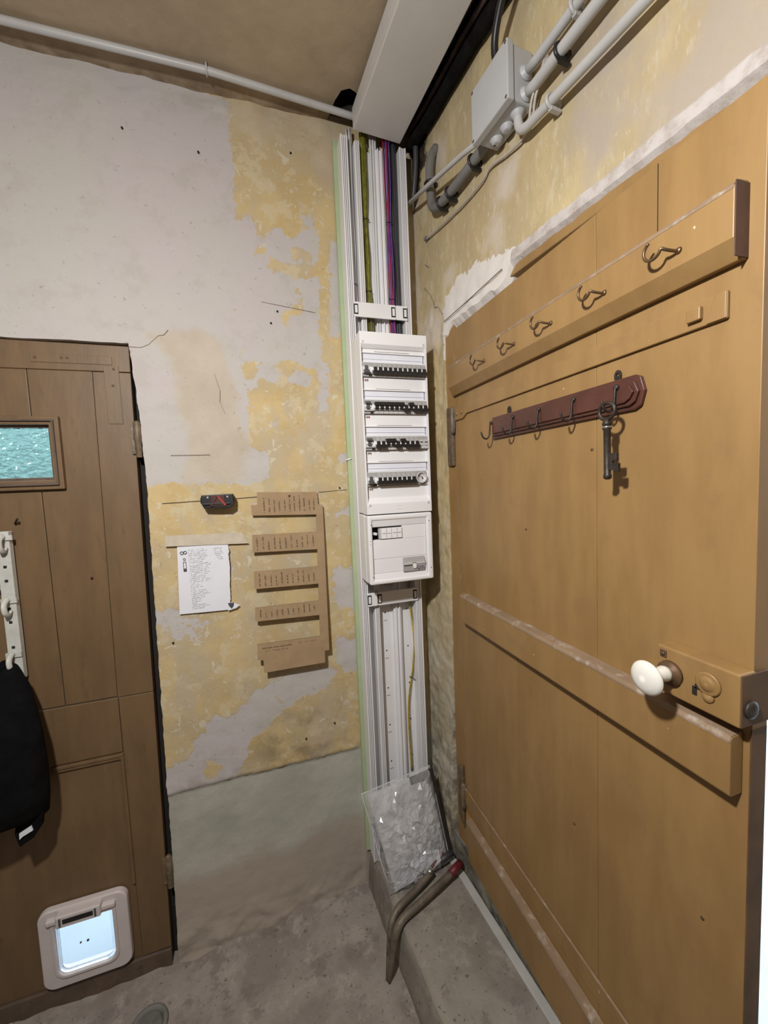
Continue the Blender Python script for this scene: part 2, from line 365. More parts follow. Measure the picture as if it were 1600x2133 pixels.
class MB:
    def __init__(s, F=I4):
        s.F = F; s.v = []; s.f = []; s.m = []; s.s = []
    def add(s, vs, fs, m=0, sm=False, X=None):
        b = len(s.v)
        for p in vs:
            p = Vector(p)
            s.v.append(X @ p if X is not None else p)
        for q in fs:
            s.f.append([b + i for i in q]); s.m.append(m); s.s.append(sm)
        return s
    def box(s, x0, x1, y0, y1, z0, z1, m=0, X=None):
        vs = [(x, y, z) for z in (z0, z1) for y in (y0, y1) for x in (x0, x1)]
        return s.add(vs, [(0, 2, 3, 1), (4, 5, 7, 6), (0, 1, 5, 4), (2, 6, 7, 3), (0, 4, 6, 2), (1, 3, 7, 5)], m, False, X)
    def holed(s, x0, x1, z0, z1, hx0, hx1, hz0, hz1, y0, y1, m=0):
        o = [(x0, z0), (x1, z0), (x1, z1), (x0, z1)]
        i = [(hx0, hz0), (hx1, hz0), (hx1, hz1), (hx0, hz1)]
        return s.ring(o, i, y0, y1, m)
    def ring(s, o, i, y0, y1, m=0, sm=False):
        n = len(o)
        vs = [(x, y0, z) for x, z in o] + [(x, y0, z) for x, z in i] + [(x, y1, z) for x, z in o] + [(x, y1, z) for x, z in i]
        fs = []
        for k in range(n):
            j = (k + 1) % n
            fs += [(k, j, n + j, n + k), (2 * n + k, 3 * n + k, 3 * n + j, 2 * n + j), (k, 2 * n + k, 2 * n + j, j), (n + k, n + j, 3 * n + j, 3 * n + k)]
        return s.add(vs, fs, m, sm)
    def prism(s, poly, y0, y1, m=0, m_side=None, X=None):
        n = len(poly)
        vs = [(x, y0, z) for x, z in poly] + [(x, y1, z) for x, z in poly]
        s.add(vs, [list(range(n)), list(range(2 * n - 1, n - 1, -1))], m, False, X)
        b = len(s.v) - 2 * n
        for k in range(n):
            j = (k + 1) % n
            s.f.append([b + k, b + n + k, b + n + j, b + j]); s.m.append(m if m_side is None else m_side); s.s.append(False)
        return s
    def extrude_x(s, prof, x0, x1, m=0):          # prof in (y, z)
        n = len(prof)
        vs = [(x0, y, z) for y, z in prof] + [(x1, y, z) for y, z in prof]
        fs = [list(range(n)), list(range(2 * n - 1, n - 1, -1))] + [(k, n + k, n + (k + 1) % n, (k + 1) % n) for k in range(n)]
        return s.add(vs, fs, m)
    def tube(s, pts, r, n=10, m=0, closed=False, X=None, flat=1.0):
        pts = [Vector(p) for p in pts]
        N = len(pts)
        rs = r if isinstance(r, (list, tuple)) else [r] * N
        vs = []; up = None
        for k in range(N):
            a = pts[(k - 1) % N] if (closed or k) else pts[0]
            b = pts[(k + 1) % N] if (closed or k < N - 1) else pts[-1]
            d = (b - a).normalized()
            if up is None:
                up = d.orthogonal().normalized()
            up = (up - d * up.dot(d)).normalized()
            sd = d.cross(up)
            for q in range(n):
                t = 2 * math.pi * q / n
                vs.append(pts[k] + (up * math.cos(t) + sd * math.sin(t) * flat) * rs[k])
        fs = []
        for k in range(N if closed else N - 1):
            j = (k + 1) % N
            for q in range(n):
                w = (q + 1) % n
                fs.append((k * n + q, k * n + w, j * n + w, j * n + q))
        s.add(vs, fs, m, True, X)
        if not closed:
            b = len(s.v) - len(vs)
            s.f.append([b + q for q in range(n)][::-1]); s.m.append(m); s.s.append(False)
            s.f.append([b + (N - 1) * n + q for q in range(n)]); s.m.append(m); s.s.append(False)
        return s
    def lathe(s, prof, o, axis, n=20, m=0, sm=True, sx=1.0, sz=1.0):   # prof (r, h) along axis from o
        a = Vector(axis).normalized()
        ref = Vector((0, 0, 1)) if abs(a.z) < 0.9 else Vector((1, 0, 0))
        e1 = ref.cross(a).normalized(); e2 = a.cross(e1)
        o = Vector(o); vs = []
        for r, h in prof:
            for q in range(n):
                t = 2 * math.pi * q / n
                vs.append(o + a * h + e1 * (math.cos(t) * r * sx) + e2 * (math.sin(t) * r * sz))
        fs = []
        for k in range(len(prof) - 1):
            for q in range(n):
                w = (q + 1) % n
                fs.append((k * n + q, k * n + w, (k + 1) * n + w, (k + 1) * n + q))
        s.add(vs, fs, m, sm)
        b = len(s.v) - len(vs); L = len(prof) - 1
        s.f.append([b + q for q in range(n)][::-1]); s.m.append(m); s.s.append(sm)
        s.f.append([b + L * n + q for q in range(n)]); s.m.append(m); s.s.append(sm)
        return s
    def grid(s, P, nu, nv, m=0, sm=True):
        vs = [P(i / nu, j / nv) for j in range(nv + 1) for i in range(nu + 1)]
        fs = [(j * (nu + 1) + i, j * (nu + 1) + i + 1, (j + 1) * (nu + 1) + i + 1, (j + 1) * (nu + 1) + i) for j in range(nv) for i in range(nu)]
        return s.add(vs, fs, m, sm)
    def build(s, name, mats, parent=None, origin=None, bevel=0.0, seg=2, recalc=True, attrs=None):
        me = bpy.data.meshes.new(name)
        if not isinstance(mats, (list, tuple)):
            mats = [mats]
        if parent is not None:
            W = WM[parent]
        else:
            if origin is None:
                lo = [min(p[i] for p in s.v) for i in range(3)]; hi = [max(p[i] for p in s.v) for i in range(3)]
                origin = ((lo[0] + hi[0]) / 2, (lo[1] + hi[1]) / 2, lo[2])
            W = s.F @ Matrix.Translation(origin)
        T = W.inverted() @ s.F
        me.from_pydata([T @ p for p in s.v], [], s.f)
        for mm in mats:
            me.materials.append(mm)
        me.polygons.foreach_set('material_index', s.m)
        me.polygons.foreach_set('use_smooth', s.s)
        if recalc:
            bm = bmesh.new(); bm.from_mesh(me)
            bmesh.ops.recalc_face_normals(bm, faces=bm.faces)
            bm.to_mesh(me); bm.free()
        if attrs:
            for k, arr in attrs.items():
                a = me.attributes.new(k, 'FLOAT', 'POINT')
                a.data.foreach_set('value', np.asarray(arr, dtype=np.float32))
        me.update()
        o = bpy.data.objects.new(name, me)
        COL.objects.link(o)
        if parent is not None:
            o.parent = parent
            WM[o] = WM[parent]
        else:
            o.matrix_world = W
            WM[o] = W.copy()
        if bevel:
            b = o.modifiers.new('bevel', 'BEVEL')
            b.width = bevel; b.segments = seg; b.limit_method = 'ANGLE'; b.angle_limit = math.radians(40)
            b.harden_normals = False
        return o

def thing(name, loc, F=I4):
    o = bpy.data.objects.new(name, None)
    o.empty_display_size = 0.05
    COL.objects.link(o)
    W = F @ Matrix.Translation(loc)
    o.matrix_world = W
    WM[o] = W
    return o
def tag(o, label, cat=None, group=None):
    o['label'] = label
    if cat: o['category'] = cat
    if group: o['group'] = group
    return o
def struct(o, label=None):
    o['kind'] = 'structure'
    if label: o['label'] = label
    return o
def part_copy(src, parent, off):
    c = src.copy()
    COL.objects.link(c)
    c.parent = parent
    c.location = src.location + Vector(off)
    WM[c] = WM[parent]
    return c
def smooth_path(pts, n=8):
    pts = [Vector(p) for p in pts]
    out = []
    P = [pts[0] * 2 - pts[1]] + pts + [pts[-1] * 2 - pts[-2]]
    for k in range(1, len(P) - 2):
        p0, p1, p2, p3 = P[k - 1:k + 3]
        for q in range(n):
            t = q / n
            out.append(0.5 * ((2 * p1) + (p2 - p0) * t + (2 * p0 - 5 * p1 + 4 * p2 - p3) * t * t + (3 * p1 - p0 - 3 * p2 + p3) * t ** 3))
    out.append(pts[-1])
    return out
def fbm(x, y, z, s=1.0):
    return noise.fractal(Vector((x * s, y * s, z * s)), 1.0, 2.0, 4)
def sdf(px, pz, poly):
    P = np.array(poly); Q = np.roll(P, -1, axis=0)
    d = np.full(px.shape, 1e9); inside = np.zeros(px.shape, bool)
    for a, b in zip(P, Q):
        ex, ez = b - a
        wx, wz = px - a[0], pz - a[1]
        t = np.clip((wx * ex + wz * ez) / (ex * ex + ez * ez + 1e-12), 0, 1)
        d = np.minimum(d, np.hypot(wx - t * ex, wz - t * ez))
        c = (a[1] <= pz) != (b[1] <= pz)
        xi = a[0] + (pz - a[1]) / (b[1] - a[1] + 1e-12) * (b[0] - a[0])
        inside ^= c & (px < xi)
    return np.where(inside, d, -d)

# ================================================================== THE SETTING
BACK = 1.585
PALE = [[(-2.5, 3.3), (-0.672, 3.3), (-0.015, 3.123), (-0.019, 3.023), (-0.013, 2.935), (-0.02, 2.753), (-0.031, 2.329), (-0.021, 1.96), (-0.034, 1.765), (-0.402, 1.776), (-2.5, 1.782)], [(-0.045, 2.73), (0.05, 2.735), (0.05, 2.688), (0.08, 2.675), (0.112, 2.714), (0.151, 2.72), (0.163, 2.687), (0.237, 2.723), (0.213, 2.75), (0.209, 2.779), (0.249, 2.772), (0.265, 2.745), (0.276, 2.708), (0.271, 2.62), (0.248, 2.599), (0.168, 2.595), (0.091, 2.598), (0.08, 2.567), (0.166, 2.551), (0.218, 2.544), (0.268, 2.559), (0.274, 2.489), (0.258, 2.372), (0.267, 2.297), (0.265, 2.223), (0.208, 2.21), (0.154, 2.234), (0.1, 2.226), (0.068, 2.219), (0.037, 2.223), (-0.04, 2.213), (-0.05, 2.329)], [(0.02, 2.206), (0.083, 2.209), (0.118, 2.162), (0.079, 2.134), (0.043, 2.159), (0.007, 2.163)], [(0.141, 2.185), (0.185, 2.192), (0.229, 2.177), (0.215, 2.133), (0.149, 2.147), (0.128, 2.163)], [(-0.045, 2.214), (-0.017, 2.162), (0.028, 2.159), (0.02, 2.121), (-0.017, 2.109), (-0.020, 1.906), (0.009, 1.887), (0.043, 1.868), (0.038, 1.784), (-0.024, 1.773), (-0.058, 1.78)], [(0.248, 2.223), (0.294, 2.23), (0.283, 2.14), (0.273, 2.044), (0.245, 2.035), (0.245, 2.128)], [(0.335, 2.693), (0.359, 2.701), (0.353, 2.334), (0.311, 2.337), (0.306, 2.381), (0.315, 2.493), (0.314, 2.546), (0.338, 2.561), (0.321, 2.605), (0.334, 2.658)], [(0.272, 2.351), (0.312, 2.359), (0.36, 2.385), (0.357, 2.329), (0.316, 2.324), (0.288, 2.335)], [(0.316, 1.867), (0.358, 1.884), (0.356, 1.843), (0.326, 1.843)], [(0.271, 1.612), (0.298, 1.642), (0.351, 1.652), (0.355, 1.622), (0.307, 1.614)], [(0.269, 1.415), (0.365, 1.395), (0.366, 1.21), (0.282, 1.242), (0.263, 1.315)], [(0.265, 1.122), (0.363, 1.096), (0.364, 0.96), (0.298, 0.962), (0.261, 1.031)], [(-0.45, 0.71), (-0.398, 0.71), (-0.319, 0.743), (-0.285, 0.816), (-0.249, 0.846), (-0.213, 0.882), (-0.164, 0.871), (-0.127, 0.907), (-0.089, 0.938), (-0.052, 0.959), (-0.003, 0.983), (0.035, 0.998), (0.229, 1.002), (0.263, 0.978), (0.244, 0.946), (0.172, 0.895), (0.094, 0.894), (0.06, 0.872), (0.015, 0.842), (-0.014, 0.808), (-0.053, 0.777), (-0.085, 0.756), (-0.131, 0.677), (-0.144, 0.635), (-0.195, 0.58), (-0.254, 0.58), (-0.45, 0.58)], [(-0.14, 1.447), (-0.116, 1.444), (-0.135, 1.413)]]
MOTTLE = [[(-0.42, 1.313), (-0.311, 1.312), (-0.307, 1.295), (-0.22, 1.272), (-0.207, 1.249), (-0.238, 1.222), (-0.245, 1.181), (-0.273, 1.196), (-0.34, 1.217), (-0.42, 1.277)], [(-0.03, 2.06), (0.08, 2.02), (0.07, 1.94), (0.0, 1.95)]]
ISLE = [[(0.171, 2.646), (0.215, 2.652), (0.25, 2.626), (0.244, 2.612), (0.178, 2.608)], [(0.185, 2.497), (0.218, 2.461), (0.187, 2.458)], [(0.181, 2.441), (0.199, 2.438), (0.197, 2.407), (0.153, 2.412)], [(0.123, 2.409), (0.147, 2.412), (0.142, 2.372), (0.125, 2.373)], [(0.039, 2.628), (0.073, 2.633), (0.067, 2.615), (0.038, 2.614)], [(0.004, 0.93), (0.02, 0.933), (0.05, 0.886), (0.028, 0.874), (-0.002, 0.909)], [(-0.276, 0.671), (-0.25, 0.703), (-0.212, 0.676), (-0.239, 0.638)]]
BEIGE = [[(-0.015, 3.16), (0.42, 3.16), (0.361, 2.902), (0.283, 2.906), (0.251, 2.986), (0.163, 2.986), (0.114, 3.034), (-0.019, 3.023)], [(-0.315, 2.292), (-0.256, 2.316), (-0.115, 2.314), (-0.089, 2.204), (-0.03, 1.96), (-0.033, 1.779), (-0.248, 1.779), (-0.253, 2.045), (-0.271, 2.221)]]
STAIN = [[(-0.05, 0.80), (0.15, 0.84), (0.35, 0.80), (0.36, 0.62), (-0.05, 0.62)], [(-0.40, 0.64), (-0.2, 0.66), (-0.1, 0.62), (-0.4, 0.60)]]

def xe(z):      # plaster edge beside the brown door
    pts = [(-0.3, -0.412), (0.0, -0.408), (0.6, -0.398), (1.2, -0.388), (1.75, -0.378), (2.0, -0.382), (2.2, -0.392), (2.262, -0.397), (3.2, -0.397)]
    return float(np.interp(z, [p[0] for p in pts], [p[1] for p in pts]))

def back_y(x, z):
    y = BACK + 0.004 * fbm(x, 0, z, 3.0) + 0.0012 * fbm(x, 3, z, 14.0)
    if x > 0.34:
        return max(y, 1.5835), 0.62
    lim = 0.62 + 0.008 * fbm(x, 7, 0, 9.0) + 0.003 * fbm(x, 9, 0, 40.0)
    k = max(0.0, min(1.0, (lim - z) / 0.010))
    y += 0.009 * k
    if z < lim + 0.05 and z > lim:            # broken plaster lip above the cement
        y -= 0.005 * (0.5 + fbm(x, 1, z, 25.0)) * (1 - (z - lim) / 0.05)
    if z < 0.12:                              # rough foot
        y -= 0.008 * (0.12 - z) / 0.12 * (0.6 + fbm(x, 5, z, 14.0))
    if z > 3.09:
        y += 0.006 * fbm(x, 2, z, 12.0)
    return y, lim

def wall_back():
    b = MB(); lims = []
    def R(u, v):
        z = -0.30 + v * 3.46
        x0 = xe(z) + (0.0035 * fbm(0, 0, z, 22.0) if z < 2.262 else -0.002)
        x = x0 + (0.70 - x0) * u
        y, l = back_y(x, z); lims.append(l)
        return (x, y, z)
    nu, nv = 130, 400
    b.grid(R, nu, nv)
    n = nu + 1
    base = len(b.v)
    col = [b.v[j * n] for j in range(nv + 1)]
    b.add([(p.x, p.y, p.z) for p in col] + [(p.x - 0.004, 1.80, p.z) for p in col], [(j, nv + 1 + j, nv + 2 + j, j + 1) for j in range(nv) if col[j].z < 2.27])
    lims += [0.62] * (2 * nv + 2)
    def T(u, v):
        x = -2.3 + u * (2.3 - 0.397)
        zt = 2.262 + 0.003 * fbm(x, 0, 0, 15.0) - 0.005 * (-0.4 - x)
        z = zt + v * (3.16 - zt)
        y, l = back_y(x, z); lims.append(l)
        return (x, y, z)
    s0 = len(b.v)
    b.grid(T, 90, 60)
    row = [b.v[s0 + i] for i in range(91)]
    b.add([(p.x, p.y, p.z) for p in row] + [(p.x, 1.80, p.z) for p in row], [(i, i + 1, 92 + i, 91 + i) for i in range(90)])
    lims += [0.62] * 182
    b.box(-2.3, -1.40, 1.585, 1.60, -0.3, 2.27)
    lims += [0.62] * 8
    X = np.array([p.x for p in b.v]); Z = np.array([p.z for p in b.v])
    pale = np.max([sdf(X, Z, p) for p in PALE], axis=0)
    mott = np.max([sdf(X, Z, p) for p in MOTTLE], axis=0)
    pale = np.maximum(pale, np.minimum(mott, 0.0) - 0.003)
    isle = np.max([sdf(X, Z, p) for p in ISLE], axis=0)
    pale = np.minimum(pale, -isle)
    pale = np.clip(pale * 2.2, -0.2, 0.2)
    beige = np.clip(np.max([sdf(X, Z, p) for p in BEIGE], axis=0), -0.2, 0.2)
    stain = np.max([sdf(X, Z, p) for p in STAIN], axis=0)
    o = b.build('wall_back', M['wall_back'], origin=(0, 1.585, 0), recalc=False,
                attrs=dict(pale=pale, beige=beige, stain=stain, cement=np.array(lims) - Z, height=Z))
    return struct(o, 'peeling yellow and white plaster wall with grey cement foot')
WB = wall_back()
def wb_part(b, name, m, **k):
    return b.build(name, m, WB, **k)
b = MB()
b.box(-2.3, -1.40, 1.64, 1.90, -0.3, 3.3); b.box(-0.36, 0.95, 1.64, 1.90, -0.3, 3.3); b.box(-1.40, -0.36, 1.64, 1.90, 2.29, 3.3)
wb_part(b, 'masonry', M['masonry'])
# pencil level lines and cracks on the plaster
def flat_line(pts, w, y):
    b = MB()
    for (x0, z0), (x1, z1) in zip(pts[:-1], pts[1:]):
        dx, dz = x1 - x0, z1 - z0
        L = math.hypot(dx, dz); nx, nz = -dz / L * w / 2, dx / L * w / 2
        b.prism([(x0 - nx, z0 - nz), (x1 - nx, z1 - nz), (x1 + nx, z1 + nz), (x0 + nx, z0 + nz)], y, y + 0.003)
    return b
for pts, w in (([(-0.335, 1.708), (-0.20, 1.711), (-0.09, 1.713), (0.0, 1.716)], 0.0014), ([(0.225, 1.722), (0.34, 1.727)], 0.0012),
               ([(-0.295, 1.878), (-0.165, 1.878)], 0.0008), ([(0.05, 2.44), (0.25, 2.418)], 0.0007)):
    wb_part(flat_line(pts, w, 1.5795), 'pencil_line', M['hairline'])
wb_part(flat_line([(-0.396, 2.250), (-0.36, 2.249), (-0.335, 2.261), (-0.303, 2.293), (-0.285, 2.297), (-0.271, 2.315)], 0.0018, 1.5815), 'crack', M['hairline'])
wb_part(flat_line([(-0.13, 2.17), (-0.115, 2.11), (-0.118, 2.07), (-0.105, 2.03)], 0.0010, 1.581), 'crack', M['hairline'])
for x, z in ((0.311, 1.735), (0.081, 2.365), (0.107, 2.41), (-0.336, 1.195), (0.19, 2.99), (-0.13, 2.93), (-0.36, 2.96), (0.24, 0.755), (0.12, 0.715)):
    wb_part(MB().lathe([(0.0035, 0), (0.0035, 0.004)], (x, 1.5785, z), (0, 1, 0), 8), 'nail_hole', M['gap'])

# ---- right wall
RWHITE = [(0.207, 2.361), (0.225, 2.423), (0.268, 2.44), (0.327, 2.457), (0.38, 2.434), (0.415, 2.446), (0.507, 2.419), (0.596, 2.4), (0.604, 2.39), (0.578, 2.371), (0.635, 2.354), (0.634, 2.20), (0.2, 2.20)]
RBLOT = [[(0.528, 2.636), (0.602, 2.624), (0.592, 2.548), (0.548, 2.549), (0.512, 2.575)], [(0.216, 2.514), (0.285, 2.502), (0.269, 2.454), (0.227, 2.455)], [(0.501, 2.538), (0.556, 2.515), (0.53, 2.419), (0.459, 2.472)], [(0.03, 2.395), (0.134, 2.421), (0.215, 2.369), (0.201, 2.255), (0.03, 2.28)], [(0.188, 3.004), (0.276, 2.946), (0.222, 2.849), (0.182, 2.913)], [(-0.01, 3.1), (0.03, 3.1), (0.02, 2.4), (-0.01, 2.4)]]
def zb(u):      # lower edge of the plaster over the right door
    pts = [(0.0, 2.29), (0.20, 2.292), (0.23, 2.285), (0.26, 2.315), (0.33, 2.322), (0.40, 2.318), (0.47, 2.325), (0.53, 2.318), (0.56, 2.335), (0.578, 2.368), (0.7, 2.366), (1.2, 2.362), (5.6, 2.35)]
    z = float(np.interp(u, [p[0] for p in pts], [p[1] for p in pts]))
    amp = 0.008 if 0.2 < u < 0.58 else 0.003
    return z + amp * fbm(u, 0, 0, 30.0)
def ue(z):      # plaster edge beside the hinge post
    return float(np.interp(z, [0.0, 0.45, 0.9, 1.3, 2.3], [0.165, 0.175, 0.195, 0.203, 0.208])) + 0.004 * fbm(0, z, 3, 14.0) * (2.0 if z < 0.8 else 1.0)
def right_y(u, z):
    y = 0.004 * fbm(u, 11, z, 3.5) + 0.0014 * fbm(u, 13, z, 16.0)
    if z < 1.1 and u < 0.4:
        k = min(1.0, (1.1 - z) / 0.7)
        y -= k * (0.007 * max(0.0, fbm(u, 17, z, 11.0)) + 0.002 * fbm(u, 19, z, 45.0))
    if z < 2.46 and u < 0.6:
        w = max(0.0, min(1.0, (2.45 - z) / 0.08))
        y -= w * 0.006 * (0.4 + fbm(u, 23, z, 20.0))
    return y
def wall_right():
    b = MB(FW); kinds = []
    def A(s, v):
        z = 0.0 + v * 2.30
        u = s * ue(z)
        return (u, right_y(u, z), z)
    nu, nv = 30, 230
    b.grid(A, nu, nv)
    n = nu + 1
    col = [b.v[j * n + nu] for j in range(nv + 1)]
    b.add([(p.x, p.y, p.z) for p in col] + [(p.x + 0.004, 0.06, p.z) for p in col], [(j, j + 1, nv + 2 + j, nv + 1 + j) for j in range(nv)])
    def B(s, v):
        u = 5.6 * (s ** 1.9)
        z0 = zb(u)
        z = z0 + v * (3.16 - z0)
        return (u, right_y(u, z), z)
    s0 = len(b.v)
    b.grid(B, 220, 90)
    row = [b.v[s0 + i] for i in range(221)]
    lip = MB(FW)
    s1 = len(b.v)
    b.add([(p.x, p.y, p.z) for p in row] + [(p.x, p.y + 0.020, p.z - 0.020) for p in row] + [(p.x, 0.07, p.z - 0.022) for p in row],
          [(i, 221 + i, 222 + i, i + 1) for i in range(220)] + [(221 + i, 442 + i, 443 + i, 222 + i) for i in range(220)], 0, False)
    b.box(1.30, 5.6, 0.0, 0.02, 0.0, 2.38)
    U = np.array([p.x for p in b.v]); Z = np.array([p.z for p in b.v])
    white = np.clip(sdf(U, Z, RWHITE) * 2, -0.2, 0.2)
    bl = np.clip(np.max([sdf(U, Z, p) for p in RBLOT], axis=0), -0.2, 0.2)
    edge = np.array([zb(u) for u in U])
    lipa = np.where(U > 0.57, 0.028 - (Z - edge), -0.1)
    damp = np.where((U < 0.35), (1.15 - Z) / 0.7, -1.0) - np.where(U < 0.35, 0.0, 1.0)
    o = b.build('wall_right', M['wall_right'], origin=(0, 0, 0), recalc=False,
                attrs=dict(white=white, blotch=bl, lip=np.clip(lipa, -0.1, 0.1), damp=damp, paler=(U - 0.95) * 0.8,
                           near_black=np.maximum(sdf(U, Z, [(-0.03, 3.3), (0.16, 3.3), (0.13, 3.02), (0.075, 2.94), (0.04, 2.86), (-0.03, 2.84)]), (Z - 3.075))))
    return struct(o, 'cream plaster wall above the tan door')
WR = wall_right()
b = MB(FW)
b.box(0.0, 0.22, 0.07, 0.32, -0.3, 3.3); b.box(1.30, 5.6, 0.07, 0.32, -0.3, 3.3); b.box(0.22, 1.30, 0.075, 0.32, 2.37, 3.3); b.box(-0.3, 0.02, 0.05, 0.32, -0.3, 3.3)
b.build('masonry', M['masonry'], WR)
for pts in ([(0.078, 2.52), (0.10, 2.50), (0.125, 2.47), (0.147, 2.438), (0.154, 2.413), (0.18, 2.405), (0.207, 2.368)], [(0.09, 2.905 - 0.30), (0.12, 2.58)]):
    flat = flat_line(pts, 0.0018, -0.007); flat.F = FW
    flat.build('crack', M['hairline'], WR)
g = flat_line([(0.222, 2.333), (0.40, 2.345), (0.55, 2.358)], 0.0022, -0.010); g.F = FW
g.build('crack', M['hairline'], WR)

# ---- door frame round the tan door
b = MB(FW).box(0.196, 0.268, 0.004, 0.075, 0.26, 2.37)
struct(b.build('trim_1', M['tan'], origin=(0.23, 0.04, 0.26), bevel=0.003), 'tan hinge post of the right door frame')
b = MB(FW).box(0.20, 1.32, 0.010, 0.085, 2.332, 2.40).box(0.20, 1.32, 0.068, 0.110, 2.20, 2.395)
struct(b.build('trim_2', M['tan'], origin=(0.76, 0.04, 2.305), bevel=0.003), 'tan head of the right door frame')
b = MB(FW).box(1.245, 1.32, 0.004, 0.085, 0.26, 2.40)
struct(b.build('trim_3', M['tan'], origin=(1.28, 0.04, 0.26), bevel=0.003), 'tan latch post of the right door frame')
b = MB(FW)
def sillf(s, t):
    u = 0.14 + s * 1.2
    z = 0.12 + t * 0.155
    return (u, -0.001 - 0.005 * max(0, fbm(u, 2, z, 18.0)), z)
b.grid(sillf, 90, 14)
b.add([(0.14, 0.0, 0.275), (1.34, 0.0, 0.275), (1.34, 0.34, 0.275), (0.14, 0.34, 0.275)], [(0, 1, 2, 3)])
b.box(0.14, 1.34, 0.004, 0.34, 0.0, 0.273)
struct(b.build('trim_4', M['stone'], origin=(0.74, 0.1, 0.0), recalc=False), 'dirty grey stone sill under the tan door')

# ---- ceiling with a broken hole and a dark slot beside the right wall
def ceiling():
    b = MB()
    x0, x1, y0, y1 = -2.3, 0.56, -3.9, 1.62
    nu, nv = 240, 300
    HO = [(0.335, 1.60), (0.345, 1.551), (0.354, 1.501), (0.368, 1.464), (0.393, 1.45), (0.415, 1.457), (0.45, 1.50), (0.56, 1.52), (0.60, 1.62)]
    xs = [x0 + (x1 - x0) * (1 - (1 - i / nu) ** 1.8) for i in range(nu + 1)]
    ys = [y0 + (y1 - y0) * (1 - (1 - j / nv) ** 1.8) for j in range(nv + 1)]
    vs = []
    for y in ys:
        for x in xs:
            xx = x + (0.0 if x < x1 - 1e-6 else (1.585 - y) * 0.087)
            vs.append((xx, y, 3.14 + 0.006 * fbm(x, y, 0, 2.0) + 0.002 * fbm(x, y, 5, 9.0)))
    cx = np.array([(xs[i] + xs[i + 1]) / 2 for j in range(nv) for i in range(nu)])
    cy = np.array([(ys[j] + ys[j + 1]) / 2 for j in range(nv) for i in range(nu)])
    inside = sdf(cx, cy, HO) > -0.004 + 0.0
    keep = set(); drop = set()
    for j in range(nv):
        for i in range(nu):
            a = j * (nu + 1) + i
            (drop if inside[j * nu + i] else keep).update((a, a + 1, a + nu + 1, a + nu + 2))
    rimv = sorted(keep & drop)
    for _ in range(2):                      # pull the broken rim onto a smooth ragged line
        px = np.array([vs[a][0] for a in rimv]); py = np.array([vs[a][1] for a in rimv]); e = 1e-3
        d0 = sdf(px, py, HO) + 0.004; gx = (sdf(px + e, py, HO) + 0.004 - d0) / e; gy = (sdf(px, py + e, HO) + 0.004 - d0) / e
        for q, a in enumerate(rimv):
            vs[a] = (vs[a][0] - d0[q] * gx[q], vs[a][1] - d0[q] * gy[q], vs[a][2])
    fs = []
    for j in range(nv):
        for i in range(nu):
            if not inside[j * nu + i]:
                a = j * (nu + 1) + i
                fs.append((a, a + nu + 1, a + nu + 2, a + 1))
    b.add(vs, fs, 0, True)
    edge = [max(0.0, 1.0 - (1.6 - v[1]) / 0.12) for v in vs]  # mask for the painted shadow strip next to the back wall
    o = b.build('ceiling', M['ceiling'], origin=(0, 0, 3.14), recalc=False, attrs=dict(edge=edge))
    return struct(o, 'brown stained plaster ceiling')
CE = ceiling()
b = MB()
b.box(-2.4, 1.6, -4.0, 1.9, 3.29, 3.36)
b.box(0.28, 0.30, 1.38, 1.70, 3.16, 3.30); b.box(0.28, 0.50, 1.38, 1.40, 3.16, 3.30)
b.build('void_cap', M['near_black'], CE)  # added cap and sides, keep the sky out of the ceiling hole
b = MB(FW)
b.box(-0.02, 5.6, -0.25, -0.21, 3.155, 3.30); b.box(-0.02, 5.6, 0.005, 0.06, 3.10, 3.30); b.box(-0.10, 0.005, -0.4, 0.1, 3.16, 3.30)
b.build('slot_side', M['near_black'], CE)

# ---- floor, step, other walls
def fz(x, y):
    k = max(0.0, min(1.0, (0.36 - x) / 0.8)); w = max(0.0, min(1.0, (y - 0.5) / 0.9))
    z = -0.010 - 0.072 * k * w + 0.006 * fbm(x, y, 0, 2.5) + 0.002 * fbm(x, y, 2, 11.0)
    if y > 1.50:
        z += 0.018 * (y - 1.50) / 0.08 * max(0.0, 0.3 + fbm(x, 0, 0, 7.0))
    return z
b = MB()
b.grid(lambda s, t: (-2.3 + 3.5 * s, -3.9 + 5.62 * t, fz(-2.3 + 3.5 * s, -3.9 + 5.62 * t)), 190, 260)
struct(b.build('floor', M['floor'], origin=(0, 0, 0), recalc=False), 'rough brown-grey concrete floor')
b = MB(FW)
prof = [(-0.334, -0.06), (-0.331, 0.02), (-0.326, 0.08), (-0.320, 0.125), (-0.313, 0.146), (-0.300, 0.155)]
def stepf(s, t):
    u = -0.01 + 2.6 * s
    if t <= 0.5:
        k = t / 0.5 * (len(prof) - 1); i = min(int(k), len(prof) - 2); f = k - i
        y = prof[i][0] * (1 - f) + prof[i + 1][0] * f; z = prof[i][1] * (1 - f) + prof[i + 1][1] * f
        return (u, y + 0.004 * fbm(u, 0, z, 9.0), z)
    k = (t - 0.5) / 0.5
    return (u, -0.300 + k * 0.32, 0.155 + 0.0015 * fbm(u, k, 0, 9.0))
b.grid(stepf, 200, 40)
struct(b.build('floor_step', M['step'], origin=(1.3, -0.15, 0), recalc=False), 'raised concrete step in front of the tan door')
b = MB().box(-2.36, -2.3, -3.9, 1.9, -0.3, 3.3)
struct(b.build('wall_left', M['plain_wall']), 'plain plaster wall')
b = MB().box(-2.36, 1.4, -3.96, -3.9, -0.3, 3.3)
struct(b.build('wall_rear', M['plain_wall']), 'plain plaster wall')

